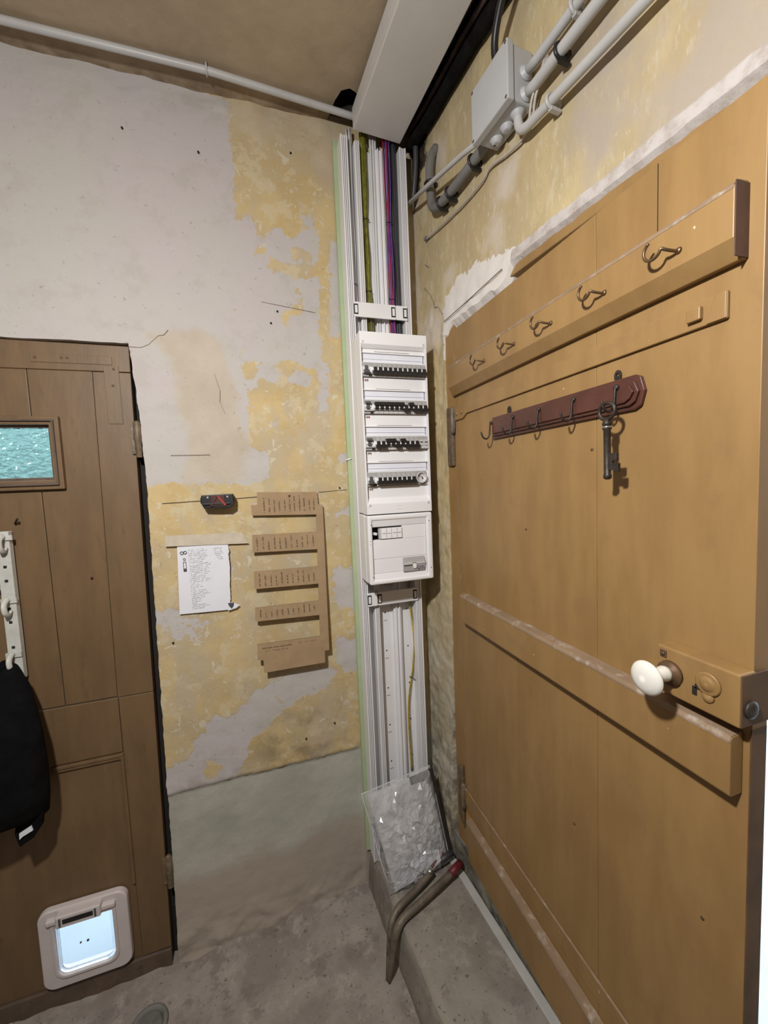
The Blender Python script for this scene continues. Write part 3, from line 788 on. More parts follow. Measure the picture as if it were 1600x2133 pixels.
# ================================================================== LEFT BROWN DOOR (door_1)
D1Y = 1.600
def d1x(z):                         # right edge leans a little
    return -0.401 + (z - 2.256) * (0.033 / 2.386)
door1 = struct(thing('door_1', (-0.85, D1Y, -0.10)), 'brown panelled door with a small window')
def d1(b, name, m, bevel=0.002, parent=None):
    return b.build(name, m, parent or door1, bevel=bevel)
WX0, WX1, WZ0, WZ1 = -0.97, -0.640, 1.795, 1.995          # glazed opening
CX0, CX1, CZ0, CZ1 = -0.805, -0.580, 0.025, 0.262         # cat flap opening
pl_top, pl_bot = 2.168, 1.020
yb = D1Y + 0.032
d1(MB().prism([(-1.36, 2.168), (d1x(2.168), 2.168), (d1x(2.256), 2.256), (-1.36, 2.262)], D1Y, yb), 'top_rail', M['brown'])
d1(MB().prism([(-0.532, 1.018), (d1x(1.018), 1.018), (d1x(2.166), 2.166), (-0.516, 2.166)], D1Y, yb), 'stile', M['brown'])
d1(MB().prism([(-0.530, 0.0), (d1x(0.0), 0.0), (d1x(1.016), 1.016), (-0.530, 1.016)], D1Y, yb), 'stile', M['brown'])
# upright boards, cut round the window
d1(MB().prism([(-0.534, pl_bot), (-0.518, pl_top), (-0.7005, pl_top), (-0.700, WZ1), (WX1, WZ1), (WX1, WZ0), (-0.694, WZ0), (-0.690, pl_bot)], D1Y + 0.004, yb), 'plank', M['brown'])
d1(MB().prism([(-0.7025, pl_top), (-0.890, pl_top), (-0.890, WZ1), (-0.702, WZ1)], D1Y + 0.004, yb), 'plank', M['brown'])
d1(MB().prism([(-0.692, pl_bot), (-0.880, pl_bot), (-0.886, WZ0), (-0.696, WZ0)], D1Y + 0.004, yb), 'plank', M['brown'])
d1(MB().prism([(-0.892, pl_top), (-1.08, pl_top), (-1.08, pl_bot), (-0.882, pl_bot), (-0.888, WZ0), (WX0, WZ0), (WX0, WZ1), (-0.892, WZ1)], D1Y + 0.004, yb), 'plank', M['brown'])
d1(MB().box(-1.36, -1.082, D1Y + 0.004, yb, pl_bot, pl_top), 'plank', M['brown'])
d1(MB().box(-1.36, -0.532, D1Y + 0.001, yb, 0.812, 1.016), 'mid_rail', M['brown'])
# lower field with moulding and the hole for the cat flap
d1(MB().holed(-1.36, -0.532, -0.005, 0.810, CX0, CX1, CZ0, CZ1, D1Y + 0.006, yb), 'lower_panel', M['brown'], 0.001)
mo = MB().box(-0.745, -0.530, D1Y - 0.006, D1Y + 0.010, 0.797, 0.808).box(-0.748, -0.538, D1Y - 0.003, D1Y + 0.010, 0.786, 0.797)
mo.box(-0.540, -0.529, D1Y - 0.006, D1Y + 0.010, 0.30, 0.797)
d1(mo, 'moulding', M['brown'], 0.0025)
d1(MB().prism([(-1.36, -0.13), (d1x(-0.13), -0.13), (d1x(-0.008), -0.008), (-1.36, -0.008)], D1Y - 0.004, yb), 'bottom_rail', M['brown_grey'])
# old ghost fittings at the top corner
d1(MB().box(-0.685, -0.455, D1Y - 0.0022, D1Y + 0.004, 2.190, 2.218), 'corner_plate', M['brown'], 0.001)
d1(MB().box(-0.482, -0.437, D1Y - 0.0022, D1Y + 0.004, 1.99, 2.186), 'corner_plate', M['brown'], 0.001)
for x, z in ((-0.672, 2.205), (-0.60, 2.207), (-0.583, 2.208), (-0.452, 2.176), (-0.458, 2.12)):
    d1(MB().lathe([(0.005, 0), (0.004, 0.002)], (x, D1Y - 0.0015, z), (0, -1, 0), 10), 'screw_head', M['brown_grey'], 0)
# window frame and pane
fr = MB().holed(-1.00, -0.622, 1.772, 2.014, WX0 + 0.014, WX1 - 0.010, WZ0 + 0.008, WZ1 - 0.010, D1Y - 0.014, D1Y + 0.006)
fo = d1(fr, 'window_frame', M['brown'], 0.003)
d1(MB().holed(-0.985, -0.634, 1.785, 2.002, WX0, WX1, WZ0, WZ1, D1Y - 0.022, D1Y - 0.012), 'bead', M['brown_grey'], 0.003, fo)
fi = MB().holed(WX0 - 0.002, WX1 + 0.002, WZ0 - 0.002, WZ1 + 0.002, WX0 + 0.02, WX1 - 0.019, WZ0 + 0.018, WZ1 - 0.017, D1Y + 0.004, D1Y + 0.030)
d1(fi, 'glazing_bar', M['brown_grey'], 0.002, fo)
d1(MB().box(WX0 + 0.012, WX1 - 0.012, D1Y + 0.014, D1Y + 0.019, WZ0 + 0.010, WZ1 - 0.010), 'pane', M['cathedral'], 0, fo)
# hinges on the right edge
def hinge1(z0, z1, x):
    h = MB()
    h.tube([(x, D1Y - 0.010, z0), (x, D1Y - 0.010, (z0 + z1) / 2 - 0.004), (x, D1Y - 0.011, (z0 + z1) / 2 + 0.004), (x, D1Y - 0.010, z1), (x, D1Y - 0.010, z1 + 0.008)], [0.010, 0.012, 0.0135, 0.012, 0.005], 14)
    h.box(x - 0.022, x, D1Y - 0.008, D1Y + 0.004, z0 + 0.012, z1 - 0.006)
    h.box(x, x + 0.014, D1Y - 0.004, D1Y + 0.004, z0 + 0.002, (z0 + z1) / 2)
    d1(h, 'hinge', M['hinge'], 0.001)
hinge1(1.872, 1.992, -0.394)
hinge1(0.250, 0.372, -0.414)
# nail with its bent shank
d1(MB().tube([(-0.772, D1Y, 1.664), (-0.772, D1Y - 0.004, 1.664), (-0.758, D1Y - 0.018, 1.680), (-0.757, D1Y - 0.024, 1.676)], 0.003, 8), 'nail', M['iron'], 0)
d1(MB().lathe([(0.004, 0), (0.003, 0.003)], (-0.575, D1Y - 0.001, 1.46), (0, -1, 0), 8), 'nail', M['iron'], 0)
# added stop against daylight, near-black to stand for the gap's shade
b = MB().box(-0.46, -0.345, 1.640, 1.76, -0.3, 2.30).box(-1.45, -0.345, 1.640, 1.76, 2.235, 2.32).box(-1.45, -1.33, 1.60, 1.76, -0.3, 2.30)
struct(b.build('trim_5', M['gap']), 'added near-black stop behind the gap of the brown door')
b = MB().box(-1.45, -0.33, 1.634, 1.70, -0.30, -0.112)  # added block, stops daylight coming in under the leaf
struct(b.build('trim_6', M['stone']), 'stone-coloured block added under the brown door against daylight')

# ---- cat flap
def rrect(x0, x1, z0, z1, r, n=6, rt=None):
    rt = r if rt is None else rt
    pts = []
    for cx_, cz_, a0, rr in ((x1 - r, z0 + r, -90, r), (x1 - rt, z1 - rt, 0, rt), (x0 + rt, z1 - rt, 90, rt), (x0 + r, z0 + r, 180, r)):
        for k in range(n + 1):
            a = math.radians(a0 + 90 * k / n)
            pts.append((cx_ + rr * math.cos(a), cz_ + rr * math.sin(a)))
    return pts
cf = tag(thing('cat_flap', (-0.69, D1Y, 0.0)), 'grey plastic cat flap with clear door at the foot of the brown door', 'cat flap')
yf = D1Y - 0.002
MB().ring(rrect(-0.828, -0.555, 0.010, 0.306, 0.035), rrect(-0.778, -0.604, 0.058, 0.248, 0.030, rt=0.004), yf - 0.020, yf + 0.006).build('frame', M['catgrey'], cf, bevel=0.006, seg=3)
MB().ring(rrect(-0.790, -0.592, 0.046, 0.258, 0.036, rt=0.006), rrect(-0.779, -0.603, 0.057, 0.249, 0.030, rt=0.004), yf - 0.026, yf - 0.012).build('rim', M['catgrey'], cf, bevel=0.003)
MB().ring(rrect(-0.803, -0.582, 0.027, 0.260, 0.034, rt=0.005), rrect(-0.798, -0.587, 0.032, 0.256, 0.030, rt=0.004), yf - 0.002, D1Y + 0.036).build('tunnel', M['catgrey'], cf, bevel=0.001)
hd = MB().box(-0.800, -0.590, yf - 0.034, yf - 0.010, 0.262, 0.282).box(-0.765, -0.630, yf - 0.046, yf - 0.010, 0.256, 0.300)
hd = hd.build('hood', M['catgrey'], cf, bevel=0.006, seg=3)
MB().box(-0.742, -0.652, yf - 0.048, yf - 0.040, 0.272, 0.288).build('slot', M['black'], hd, bevel=0.001)
for sx in (-0.7495, -0.6445):
    MB().box(sx - 0.0025, sx + 0.0025, yf - 0.050, yf - 0.040, 0.268, 0.294).build('slider', M['rcd_lever'], hd)
MB().prism(rrect(-0.7775, -0.6045, 0.0585, 0.2475, 0.029, rt=0.004), yf - 0.012, yf - 0.009).build('flap', M['clear'], cf)
MB().ring(rrect(-0.7775, -0.6045, 0.0585, 0.2475, 0.029, rt=0.004), rrect(-0.769, -0.613, 0.068, 0.243, 0.023, rt=0.003), yf - 0.0165, yf - 0.0125).build('flap_rim', M['clear'], cf)
for mx_, mr_ in ((-0.688, 0.004), (-0.710, 0.003)):
    MB().lathe([(mr_, 0), (mr_, 0.003)], (mx_, yf - 0.0125, 0.152), (0, -1, 0), 10).build('magnet', M['rcd_lever'], cf)

# ---- white coat rack on the brown door
rk = tag(thing('coat_rack', (-0.95, D1Y, 1.15)), 'chipped white slotted rack with curled hooks on the brown door', 'coat rack')
ry0, ry1 = 1.572, 1.594
def slotted(x0, x1, z0, z1, holes, hs=0.0105):
    b = MB()
    b.box(x0, x1, ry0, ry1, z0, z1)
    for hx, hz in holes:
        b.box(hx - hs / 2, hx + hs / 2, ry0 - 0.0006, ry0 + 0.004, hz - hs / 2, hz + hs / 2, 1)
    return b
hz = [1.617, 1.573, 1.527, 1.481, 1.389, 1.344, 1.260]
slotted(-0.818, -0.781, 1.150, 1.642, [(-0.798 - 0.0005 * k, z) for k, z in enumerate(hz)] + [(-0.797, 1.170)]).build('upright', [M['rackwhite'], M['gap']], rk, bevel=0.002)
slotted(-1.18, -1.143, 1.150, 1.642, []).build('upright', [M['rackwhite'], M['gap']], rk, bevel=0.002)
slotted(-1.142, -0.819, 1.606, 1.642, [(-0.86, 1.624)]).build('crossbar', [M['rackwhite'], M['gap']], rk, bevel=0.002)
slotted(-1.142, -0.819, 1.452, 1.500, [(-0.830, 1.480)]).build('crossbar', [M['rackwhite'], M['gap']], rk, bevel=0.002)
slotted(-1.142, -0.819, 1.150, 1.206, [(-0.83, 1.170)]).build('crossbar', [M['rackwhite'], M['gap']], rk, bevel=0.002)
for x, z in ((-0.792, 1.618), (-0.798, 1.412), (-0.801, 1.232), (-0.86, 1.47)):
    h = MB()
    h.tube(smooth_path([(x, ry0, z + 0.008), (x, ry0 - 0.012, z + 0.010), (x, ry0 - 0.030, z - 0.004), (x + 0.002, ry0 - 0.032, z - 0.028), (x + 0.003, ry0 - 0.016, z - 0.040), (x + 0.004, ry0 - 0.004, z - 0.030)], 5), 0.0045, 8, flat=1.8)
    h.box(x - 0.020, x + 0.022, ry0 - 0.006, ry0, z - 0.004, z + 0.012)
    h.build('hook', M['rackwhite'], rk, bevel=0)

# ---- black bag hanging from the rack
bagk = tag(thing('hanging_bag', (-0.90, 1.50, 0.66)), 'black cloth bag hanging from the white rack on the door', 'bag')
rows = [(1.225, -0.828, -0.802, 0.008), (1.195, -0.845, -0.785, 0.018), (1.165, -0.875, -0.757, 0.03), (1.115, -0.93, -0.735, 0.05), (1.00, -0.985, -0.710, 0.075), (0.888, -1.005, -0.701, 0.085), (0.80, -1.005, -0.703, 0.085), (0.75, -0.995, -0.712, 0.075), (0.725, -0.97, -0.722, 0.055)]
def bagf(s, t):
    z = 1.225 - t * 0.50
    zs = [r[0] for r in rows][::-1]
    xl = np.interp(z, zs, [r[1] for r in rows][::-1]); xr = np.interp(z, zs, [r[2] for r in rows][::-1]); th = np.interp(z, zs, [r[3] for r in rows][::-1])
    a = 2 * math.pi * s
    xc = (xl + xr) / 2; hw = (xr - xl) / 2
    ca, sa = math.cos(a), math.sin(a)
    k = 1 + 0.10 * fbm(ca, sa, z * 6, 1.5)
    return (xc + hw * ca, 1.562 - th + max(-th * k, th * sa * (k if sa < 0 else 1.0)), z)
MB().grid(bagf, 40, 40).build('body', M['cloth'], bagk)
b = MB().prism([(-0.790, 0.735), (-0.716, 0.76), (-0.722, 0.712), (-0.748, 0.675), (-0.786, 0.655), (-0.795, 0.70)], 1.46, 1.475)
b.build('corner_flap', M['cloth'], bagk, bevel=0.003)
MB().prism([(-0.780, 0.704), (-0.748, 0.720), (-0.745, 0.704), (-0.772, 0.692), (-0.781, 0.684)], 1.455, 1.459).build('white_tag', M['paper'], bagk)
MB().tube(smooth_path([(-0.845, 1.53, 1.17), (-0.815, 1.535, 1.21), (-0.800, 1.550, 1.206), (-0.785, 1.545, 1.200), (-0.760, 1.53, 1.15)], 5), 0.009, 8, flat=0.5).build('strap', M['cloth'], bagk)

# ---- round drain cap in the floor
dc = tag(thing('floor_drain', (-0.475, 1.425, fz(-0.475, 1.425))), 'round grey drain cap set in the floor beside the brown door', 'drain cap')
z0 = fz(-0.475, 1.425)
MB().lathe([(0.060, 0), (0.060, 0.012), (0.055, 0.016), (0.046, 0.014), (0.046, 0.004)], (-0.475, 1.425, z0), (0, 0, 1), 28).build('collar', M['drain'], dc)
MB().lathe([(0.043, 0), (0.043, 0.007), (0.038, 0.011), (0.0, 0.011)], (-0.475, 1.425, z0), (0, 0, 1), 28).build('lid', M['drain'], dc)

# ================================================================== RIGHT TAN DOOR (door_2)
door2 = struct(thing('door_2', (0.46, 0.0, 0.29), FD), 'tan boarded door standing a little ajar')
def d2(b, name, m, bevel=0.002, parent=None):
    b.F = FD
    return b.build(name, m, parent or door2, bevel=bevel)
for u0, u1 in ((0.003, 0.3405), (0.3415, 0.6315), (0.6325, 0.926)):
    d2(MB().box(u0, u1, 0, 0.035, 0.285, 2.286), 'plank', M['tan'], 0.0012)
d2(MB().box(0.7665, 0.7678, -0.0006, 0.002, 2.165, 2.285), 'crack', M['gap'], 0)
d2(MB().box(0.0012, 0.0026, -0.0008, 0.004, 0.55, 2.28), 'paint_line', M['tan_dusty'], 0)
d2(MB().box(0.924, 0.9262, -0.0008, 0.034, 0.30, 1.34), 'edge_strip', M['tan_edge'], 0)  # end face below the lock in a darker brown
# hook board
hb = MB().extrude_x([(0, 2.160), (-0.020, 2.158), (-0.030, 2.150), (-0.030, 2.078), (-0.012, 2.050), (0, 2.050)], 0.004, 0.905)
hb = d2(hb, 'hook_board', M['tan'], 0.0015)
d2(MB().box(0.905, 0.9065, -0.029, 0, 2.052, 2.156), 'end_grain', M['tan_end'], 0, hb)
d2(MB().extrude_x([(-0.001, 2.1605), (-0.020, 2.1592), (-0.0305, 2.151), (-0.0305, 2.146), (-0.001, 2.156)], 0.006, 0.904), 'dusty_top', M['tan_dusty'], 0, hb)
hk = MB()
pts = [(0.026, -0.028, -0.012), (0.024, -0.038, -0.012), (0.018, -0.050, -0.008)]
for k in range(13):
    a = math.radians(-20 - 225 * k / 12)
    pts.append((0.000 + 0.0155 * math.cos(a), -0.054, 0.0155 * math.sin(a)))
hk.tube(smooth_path(pts, 2), 0.0026, 8)
hk.lathe([(0.006, 0), (0.004, 0.003)], (0.026, -0.030, -0.012), (0, -1, 0), 10)
hu = [0.800, 0.655, 0.505, 0.365, 0.218]
first = None
for u in hu:
    q = MB(); q.v = [Vector(v) + Vector((u, 0, 2.114)) for v in hk.v]; q.f = hk.f; q.m = hk.m; q.s = hk.s
    if first is None:
        first = d2(q, 'hook', M['brass'], 0, hb); u0 = u
    else:
        part_copy(first, hb, (u - u0, 0, 0))
# strap hinges
st = MB().prism([(0.004, 1.962), (0.06, 1.962), (0.085, 1.975), (0.884, 1.975), (0.884, 2.017), (0.06, 2.012), (0.004, 2.004)], -0.007, 0)
st = d2(st, 'strap_hinge', M['tan'], 0.002)
d2(MB().prism([(0.855, 1.976), (0.883, 1.976), (0.883, 2.016), (0.868, 2.016)], -0.0085, -0.006), 'strap_tip', M['tan'], 0.001, st)
d2(MB().box(0.828, 0.850, -0.015, -0.006, 1.986, 2.007), 'square_nut', M['tan'], 0.002, st)
for u in (0.022, 0.058):
    d2(MB().lathe([(0.006, 0), (0.005, 0.005)], (u, -0.006, 1.984), (0, -1, 0), 10), 'rivet', M['tan'], 0, st)
d2(MB().tube([(-0.008, -0.010, 1.915), (-0.008, -0.010, 1.925), (-0.008, -0.010, 1.955), (-0.008, -0.010, 2.008), (-0.008, -0.010, 2.016)], [0.0045, 0.008, 0.0095, 0.0095, 0.004], 12), 'hinge_pin', M['hinge'], 0, st)
d2(MB().box(-0.052, -0.012, -0.012, 0.0, 1.80, 2.016), 'hinge_plate', M['hinge'], 0.002, st)
st2 = MB().prism([(0.0, 0.475), (0.86, 0.483), (0.86, 0.533), (0.06, 0.533), (0.03, 0.540), (0.0, 0.530)], -0.006, 0)
st2 = d2(st2, 'strap_hinge', M['tan'], 0.0015)
d2(MB().box(0.0, 0.86, -0.0065, -0.001, 0.5325, 0.5345), 'dusty_edge', M['tan_dusty'], 0, st2)
d2(MB().tube([(-0.010, -0.008, 0.44), (-0.010, -0.008, 0.46), (-0.010, -0.008, 0.545), (-0.010, -0.008, 0.552)], [0.005, 0.010, 0.010, 0.004], 12), 'hinge_pin', M['hinge'], 0, st2)
d2(MB().prism([(-0.052, 0.40), (-0.014, 0.36), (-0.014, 0.62), (-0.052, 0.60)], -0.010, 0.0), 'hinge_plate', M['hinge'], 0.003, st2)
# ledges
def ledge(name, u0, u1, z0, z1, th, dust):
    v = [(u0, z1), (u0 + 0.03, z1)]
    o = MB()
    prof = [(0, z1), (-th + 0.004, z1 - 0.002), (-th, z1 - 0.008), (-th, z0 + 0.004), (-th + 0.004, z0), (0, z0)]
    o.extrude_x(prof, u0, u1)
    for i, p in enumerate(o.v):                      # splayed hinge-side end
        if p.x < u0 + 1e-6 and p.y < -0.005:
            p.x += 0.035 if p.z > (z0 + z1) / 2 else 0.05
    o = d2(o, name, M['tan'], 0.002)
    d2(MB().extrude_x([(-0.001, z1 + 0.0008), (-th + 0.003, z1 - 0.001), (-th - 0.0006, z1 - 0.008), (-th - 0.0006, z1 - dust), (-0.001, z1 - 0.003)], u0 + 0.038, u1 - 0.001), 'dusty_top', M['tan_dusty'], 0, o)
    return o
ledge('ledge', 0.010, 0.915, 1.228, 1.330, 0.030, 0.012)
ledge('bottom_ledge', -0.004, 0.925, 0.280, 0.440, 0.024, 0.014)
# rim lock
lk = MB().box(0.800, 0.930, -0.036, 0, 1.352, 1.436)
lk = d2(lk, 'rim_lock', M['tan'], 0.003)
d2(MB().box(0.9296, 0.9315, -0.034, 0.030, 1.354, 1.434), 'lock_edge_plate', M['tan_edge'], 0, lk)
d2(MB().lathe([(0.014, 0), (0.014, 0.004), (0.008, 0.006)], (0.9312, -0.016, 1.380), (1, 0, 0), 14), 'latch', M['iron'], 0, lk)
d2(MB().lathe([(0.022, 0), (0.021, 0.006), (0.012, 0.010), (0.012, 0.016)], (0.825, -0.036, 1.392), (0, -1, 0), 20), 'rose', M['oldbrass'], 0, lk)
d2(MB().lathe([(0.0125, 0.010), (0.0135, 0.018), (0.011, 0.030), (0.011, 0.042), (0.016, 0.046), (0.0255, 0.050), (0.0290, 0.0545), (0.0290, 0.057), (0.0255, 0.0615), (0.017, 0.065), (0.008, 0.0665), (0.0, 0.067)], (0.825, -0.036, 1.394), (0.0, -1, 0.0), 32), 'knob', M['porcelain'], 0, lk)
es = MB().lathe([(0.019, 0), (0.019, 0.0025), (0.016, 0.004), (0.013, 0.0025), (0.011, 0.005), (0.004, 0.006), (0.0, 0.006)], (0.886, -0.036, 1.402), (0, -1, 0), 24)
es.lathe([(0.010, 0), (0.008, 0.003), (0.0, 0.003)], (0.886, -0.036, 1.380), (0, -1, 0), 16)
es = d2(es, 'escutcheon', M['tan'], 0, lk)
d2(MB().box(0.862, 0.869, -0.0375, -0.034, 1.374, 1.388).box(0.866, 0.876, -0.0375, -0.034, 1.386, 1.393), 'keyhole', M['gap'], 0, lk)
d2(MB().box(0.806, 0.818, -0.0375, -0.034, 1.416, 1.429), 'screw_recess', M['tan_end'], 0.001, lk)
d2(MB().lathe([(0.004, 0), (0.003, 0.002)], (0.812, -0.0372, 1.4225), (0, -1, 0), 8), 'screw', M['oldbrass'], 0, lk)
d2(MB().lathe([(0.003, 0), (0.003, 0.002)], (0.808, -0.036, 1.366), (0, -1, 0), 8), 'screw', M['oldbrass'], 0, lk)
for u, z in ((0.39, 1.60), (0.62, 1.80), (0.56, 0.87), (0.86, 0.95)):
    d2(MB().lathe([(0.0035, 0), (0.003, 0.001)], (u, -0.0002, z), (0, -1, 0), 8), 'nail_hole', M['tan_end'], 0)

# ---- dark red key rack on the tan door
krk = tag(thing('key_rack', (0.50, -0.001, 1.86), FD), 'dark red wooden key rack with five hooks on the tan door', 'key rack')
def kr(b, name, m, bevel=0.0, parent=None):
    b.F = FD
    return b.build(name, m, parent or krk, bevel=bevel)
def plaque(i, y0, y1):
    e = 0.020 - i
    return MB().prism([(0.246 + i, 1.866 + i), (0.730 - i, 1.866 + i), (0.742 - i, 1.872 + i), (0.750 - i, 1.899), (0.742 - i, 1.926 - i), (0.730 - i, 1.932 - i), (0.246 + i, 1.932 - i)], y0, y1)
kr(plaque(0.0, -0.008, 0.0), 'backboard', M['rack_red'], 0.002)
kr(plaque(0.008, -0.014, -0.008), 'moulding', M['rack_red'], 0.002)
kr(plaque(0.015, -0.019, -0.014), 'face', M['rack_red'], 0.0015)
for u in (0.688, 0.326):
    kr(MB().ring([(u + 0.008 * math.cos(a * math.pi / 8), 1.940 + 0.012 * math.sin(a * math.pi / 8)) for a in range(16)], [(u + 0.003 * math.cos(a * math.pi / 8), 1.943 + 0.003 * math.sin(a * math.pi / 8)) for a in range(16)], -0.004, -0.001), 'hanger', M['iron'])
kh = MB()
kh.tube(smooth_path([(0, -0.019, 0.014), (0, -0.022, 0.013), (0.0, -0.024, 0.0), (-0.001, -0.026, -0.024), (-0.003, -0.034, -0.035), (-0.004, -0.046, -0.030), (-0.005, -0.052, -0.014)], 4), 0.0024, 8)
kh.lathe([(0.006, 0), (0.006, 0.003), (0.003, 0.005)], (0, -0.019, 0.012), (0, -1, 0), 10)
first = None
for u in (0.700, 0.588, 0.473, 0.366, 0.258):
    q = MB(); q.v = [Vector(v) + Vector((u, 0, 1.902)) for v in kh.v]; q.f = kh.f; q.m = kh.m; q.s = kh.s
    if first is None:
        first = kr(q, 'hook', M['iron']); u0 = u
    else:
        part_copy(first, krk, (u - u0, 0, 0))
# ---- big iron key
ky = tag(thing('iron_key', (0.705, -0.05, 1.735), FD), 'large dark iron key hanging from the end hook of the key rack', 'key')
def kk(b, name, m, bevel=0.0):
    b.F = FD
    return b.build(name, m, ky, bevel=bevel)
ku, kyy = 0.702, -0.046
kk(MB().tube([(ku + 0.018 * math.cos(a), kyy, 1.868 + (0.015 if math.sin(a) > 0 else 0.017) * math.sin(a)) for a in [2 * math.pi * k / 24 for k in range(24)]], 0.0036, 8, closed=True), 'bow', M['iron'])
kk(MB().lathe([(0.004, 0), (0.006, 0.004), (0.0085, 0.008), (0.0085, 0.013), (0.006, 0.015), (0.0085, 0.017), (0.0085, 0.020), (0.0065, 0.023), (0.0065, 0.108), (0.0075, 0.110), (0.0075, 0.116), (0.004, 0.119)], (ku, kyy, 1.853), (0.01, 0.0, -1), 16), 'shank', M['iron'])
kk(MB().lathe([(0.0088, 0), (0.0088, 0.003)], (ku, kyy, 1.838), (0, 0, -1), 16), 'collar', M['steel'])
bt = MB().prism([(ku + 0.004, 1.785), (ku + 0.024, 1.785), (ku + 0.024, 1.770), (ku + 0.014, 1.770), (ku + 0.014, 1.765), (ku + 0.028, 1.765), (ku + 0.028, 1.748), (ku + 0.018, 1.748), (ku + 0.018, 1.752), (ku + 0.004, 1.752)], kyy - 0.0035, kyy + 0.0035)
kk(bt, 'bit', M['iron'], 0.0008)
# ---- pale strip on the step
o = MB(FW).box(0.148, 2.4, -0.036, -0.007, 0.1545, 0.166).build('floor_strip', M['strip'], bevel=0.002)
tag(o, 'long pale grey strip lying on the step along the foot of the tan door', 'strip')

# ================================================================== GREEN BOARD, TRUNKING, WIRES
o = MB().box(0.348, 0.600, 1.570, 1.5815, 0.156, 3.06).build('green_board', M['green'])
tag(o, 'narrow pale green plasterboard strip standing behind the white trunking', 'board')
GZ0, GZ1 = 0.157, 3.035
gt = tag(thing('cable_trunking', (0.49, 1.54, GZ0)), 'open white vertical cable trunking running up the corner behind both panels', 'trunking')
def gp(b, name, m=None, bevel=0.0008):
    return b.build(name, m or M['pvc'], gt, bevel=bevel)
gp(MB().box(0.364, 0.622, 1.560, 1.569, GZ0, GZ1), 'back_plate')
def rail(x0, sgn):
    b = MB()
    for a, c, y in ((0.0, 0.006, 1.505), (0.0085, 0.0125, 1.508), (0.015, 0.019, 1.507), (0.0215, 0.027, 1.505)):
        xa, xb = x0 + sgn * a, x0 + sgn * c
        b.box(min(xa, xb), max(xa, xb), y, 1.560, GZ0, GZ1)
    xa, xb = x0, x0 + sgn * 0.027
    b.box(min(xa, xb) + 0.001, max(xa, xb) - 0.001, 1.520, 1.5595, GZ0 + 0.001, GZ1 - 0.001)
    return b
gp(rail(0.364, 1), 'side_rail', bevel=0.0006)
gp(rail(0.622, -1), 'side_rail', bevel=0.0006)
def divider(x0, x1):
    b = MB().box(x0, x1, 1.524, 1.560, GZ0, GZ1)
    w = (x1 - x0)
    for k in range(3):
        b.box(x0 + w * (0.10 + 0.30 * k), x0 + w * (0.28 + 0.30 * k), 1.518, 1.530, GZ0, GZ1)
    return b
gp(divider(0.420, 0.442), 'divider')
gp(MB().box(0.507, 0.541, 1.540, 1.560, GZ0, GZ1).box(0.514, 0.519, 1.532, 1.545, GZ0, GZ1).box(0.529, 0.534, 1.532, 1.545, GZ0, GZ1), 'divider')
for k in range(5):
    z = 1.20 - k * 0.165
    for x, dz in ((0.475, 0.0), (0.572, 0.005), (0.401, -0.01)):
        gp(MB().lathe([(0.0032, 0), (0.0032, 0.001)], (x, 1.5605, z + dz), (0, -1, 0), 10), 'screw_hole', M['gap'], 0)
    gp(MB().box(0.467, 0.483, 1.5592, 1.5605, z - 0.034, z - 0.0325), 'slot_mark', M['pencil'], 0)
    gp(MB().ring(rrect(0.578, 0.586, z - 0.075, z - 0.045, 0.0039, 4), rrect(0.5795, 0.5845, z - 0.0735, z - 0.0465, 0.0024, 4), 1.5585, 1.5605), 'slot_rim', None, 0)
def bracket(z0, z1, x0, x1, xs, clips, y=1.499):
    t = []
    for a, c in ((x0, xs - 0.0006), (xs + 0.0006, x1)):
        t.append(gp(MB().prism([(a, z0 + 0.003), (a + 0.003, z0), (c - 0.001, z0), (c, z0 + 0.002), (c, z1 - 0.002), (c - 0.001, z1), (a + 0.003, z1), (a, z1 - 0.003)], y, y + 0.006), 'bracket', None, 0.0012))
    for cx_ in clips:
        par = t[0] if cx_ < xs else t[1]
        zc = (z0 + z1) / 2
        MB().box(cx_ - 0.0085, cx_ + 0.0085, y - 0.0008, y + 0.002, zc - 0.019, zc + 0.019).build('clip_slot', M['gap'], par)
        MB().box(cx_ - 0.0045, cx_ + 0.0055, y - 0.0025, y + 0.002, zc - 0.0145, zc + 0.0135).build('clip', M['pvc'], par, bevel=0.0006)
bracket(2.383, 2.438, 0.384, 0.602, 0.554, (0.393, 0.543, 0.592))
bracket(1.254, 1.308, 0.384, 0.602, 0.428, (0.394, 0.437, 0.590))

def wire_bundle(name, label, specs, y=1.548, x=0.0, ties=(), z0=2.20, z1=3.09, cat='wires', wob=0.006):
    t = tag(thing(name, (x, y, z0)), label, cat)
    for k, (dx, dy, r, m) in enumerate(specs):
        p = []
        for q in range(9):
            f = q / 8
            z = z0 + (z1 - z0) * f
            sq = 0.55 if any(abs(z - tz) < 0.06 for tz in ties) else 1.0
            p.append((x + dx * sq + wob * fbm(k * 3.1, z, 1, 2.2), min(1.558 - r, y + dy * sq + 0.003 * fbm(k, z, 5, 2.0)), z))
        MB().tube(smooth_path(p, 3), r, 8).build('wire', M[m], t)
    for tz in ties:
        w = max(abs(s[0]) for s in specs) * 0.62 + 0.004
        MB().ring([(x + (w + 0.001) * math.cos(a * math.pi / 8), y - 0.004 + 0.009 * math.sin(a * math.pi / 8)) for a in range(16)], [(x + w * math.cos(a * math.pi / 8), y - 0.004 + 0.008 * math.sin(a * math.pi / 8)) for a in range(16)], 0, 0.003)
        tb = MB().tube([(x + (w + 0.001) * math.cos(2 * math.pi * k / 14), y - 0.003 + 0.011 * math.sin(2 * math.pi * k / 14), tz) for k in range(14)], 0.0013, 6, closed=True)
        tb.tube([(x - w, y - 0.008, tz), (x - w - 0.004, y - 0.014, tz + 0.004)], 0.0012, 6)
        tb.build('cable_tie', M['black'], t)
    return t
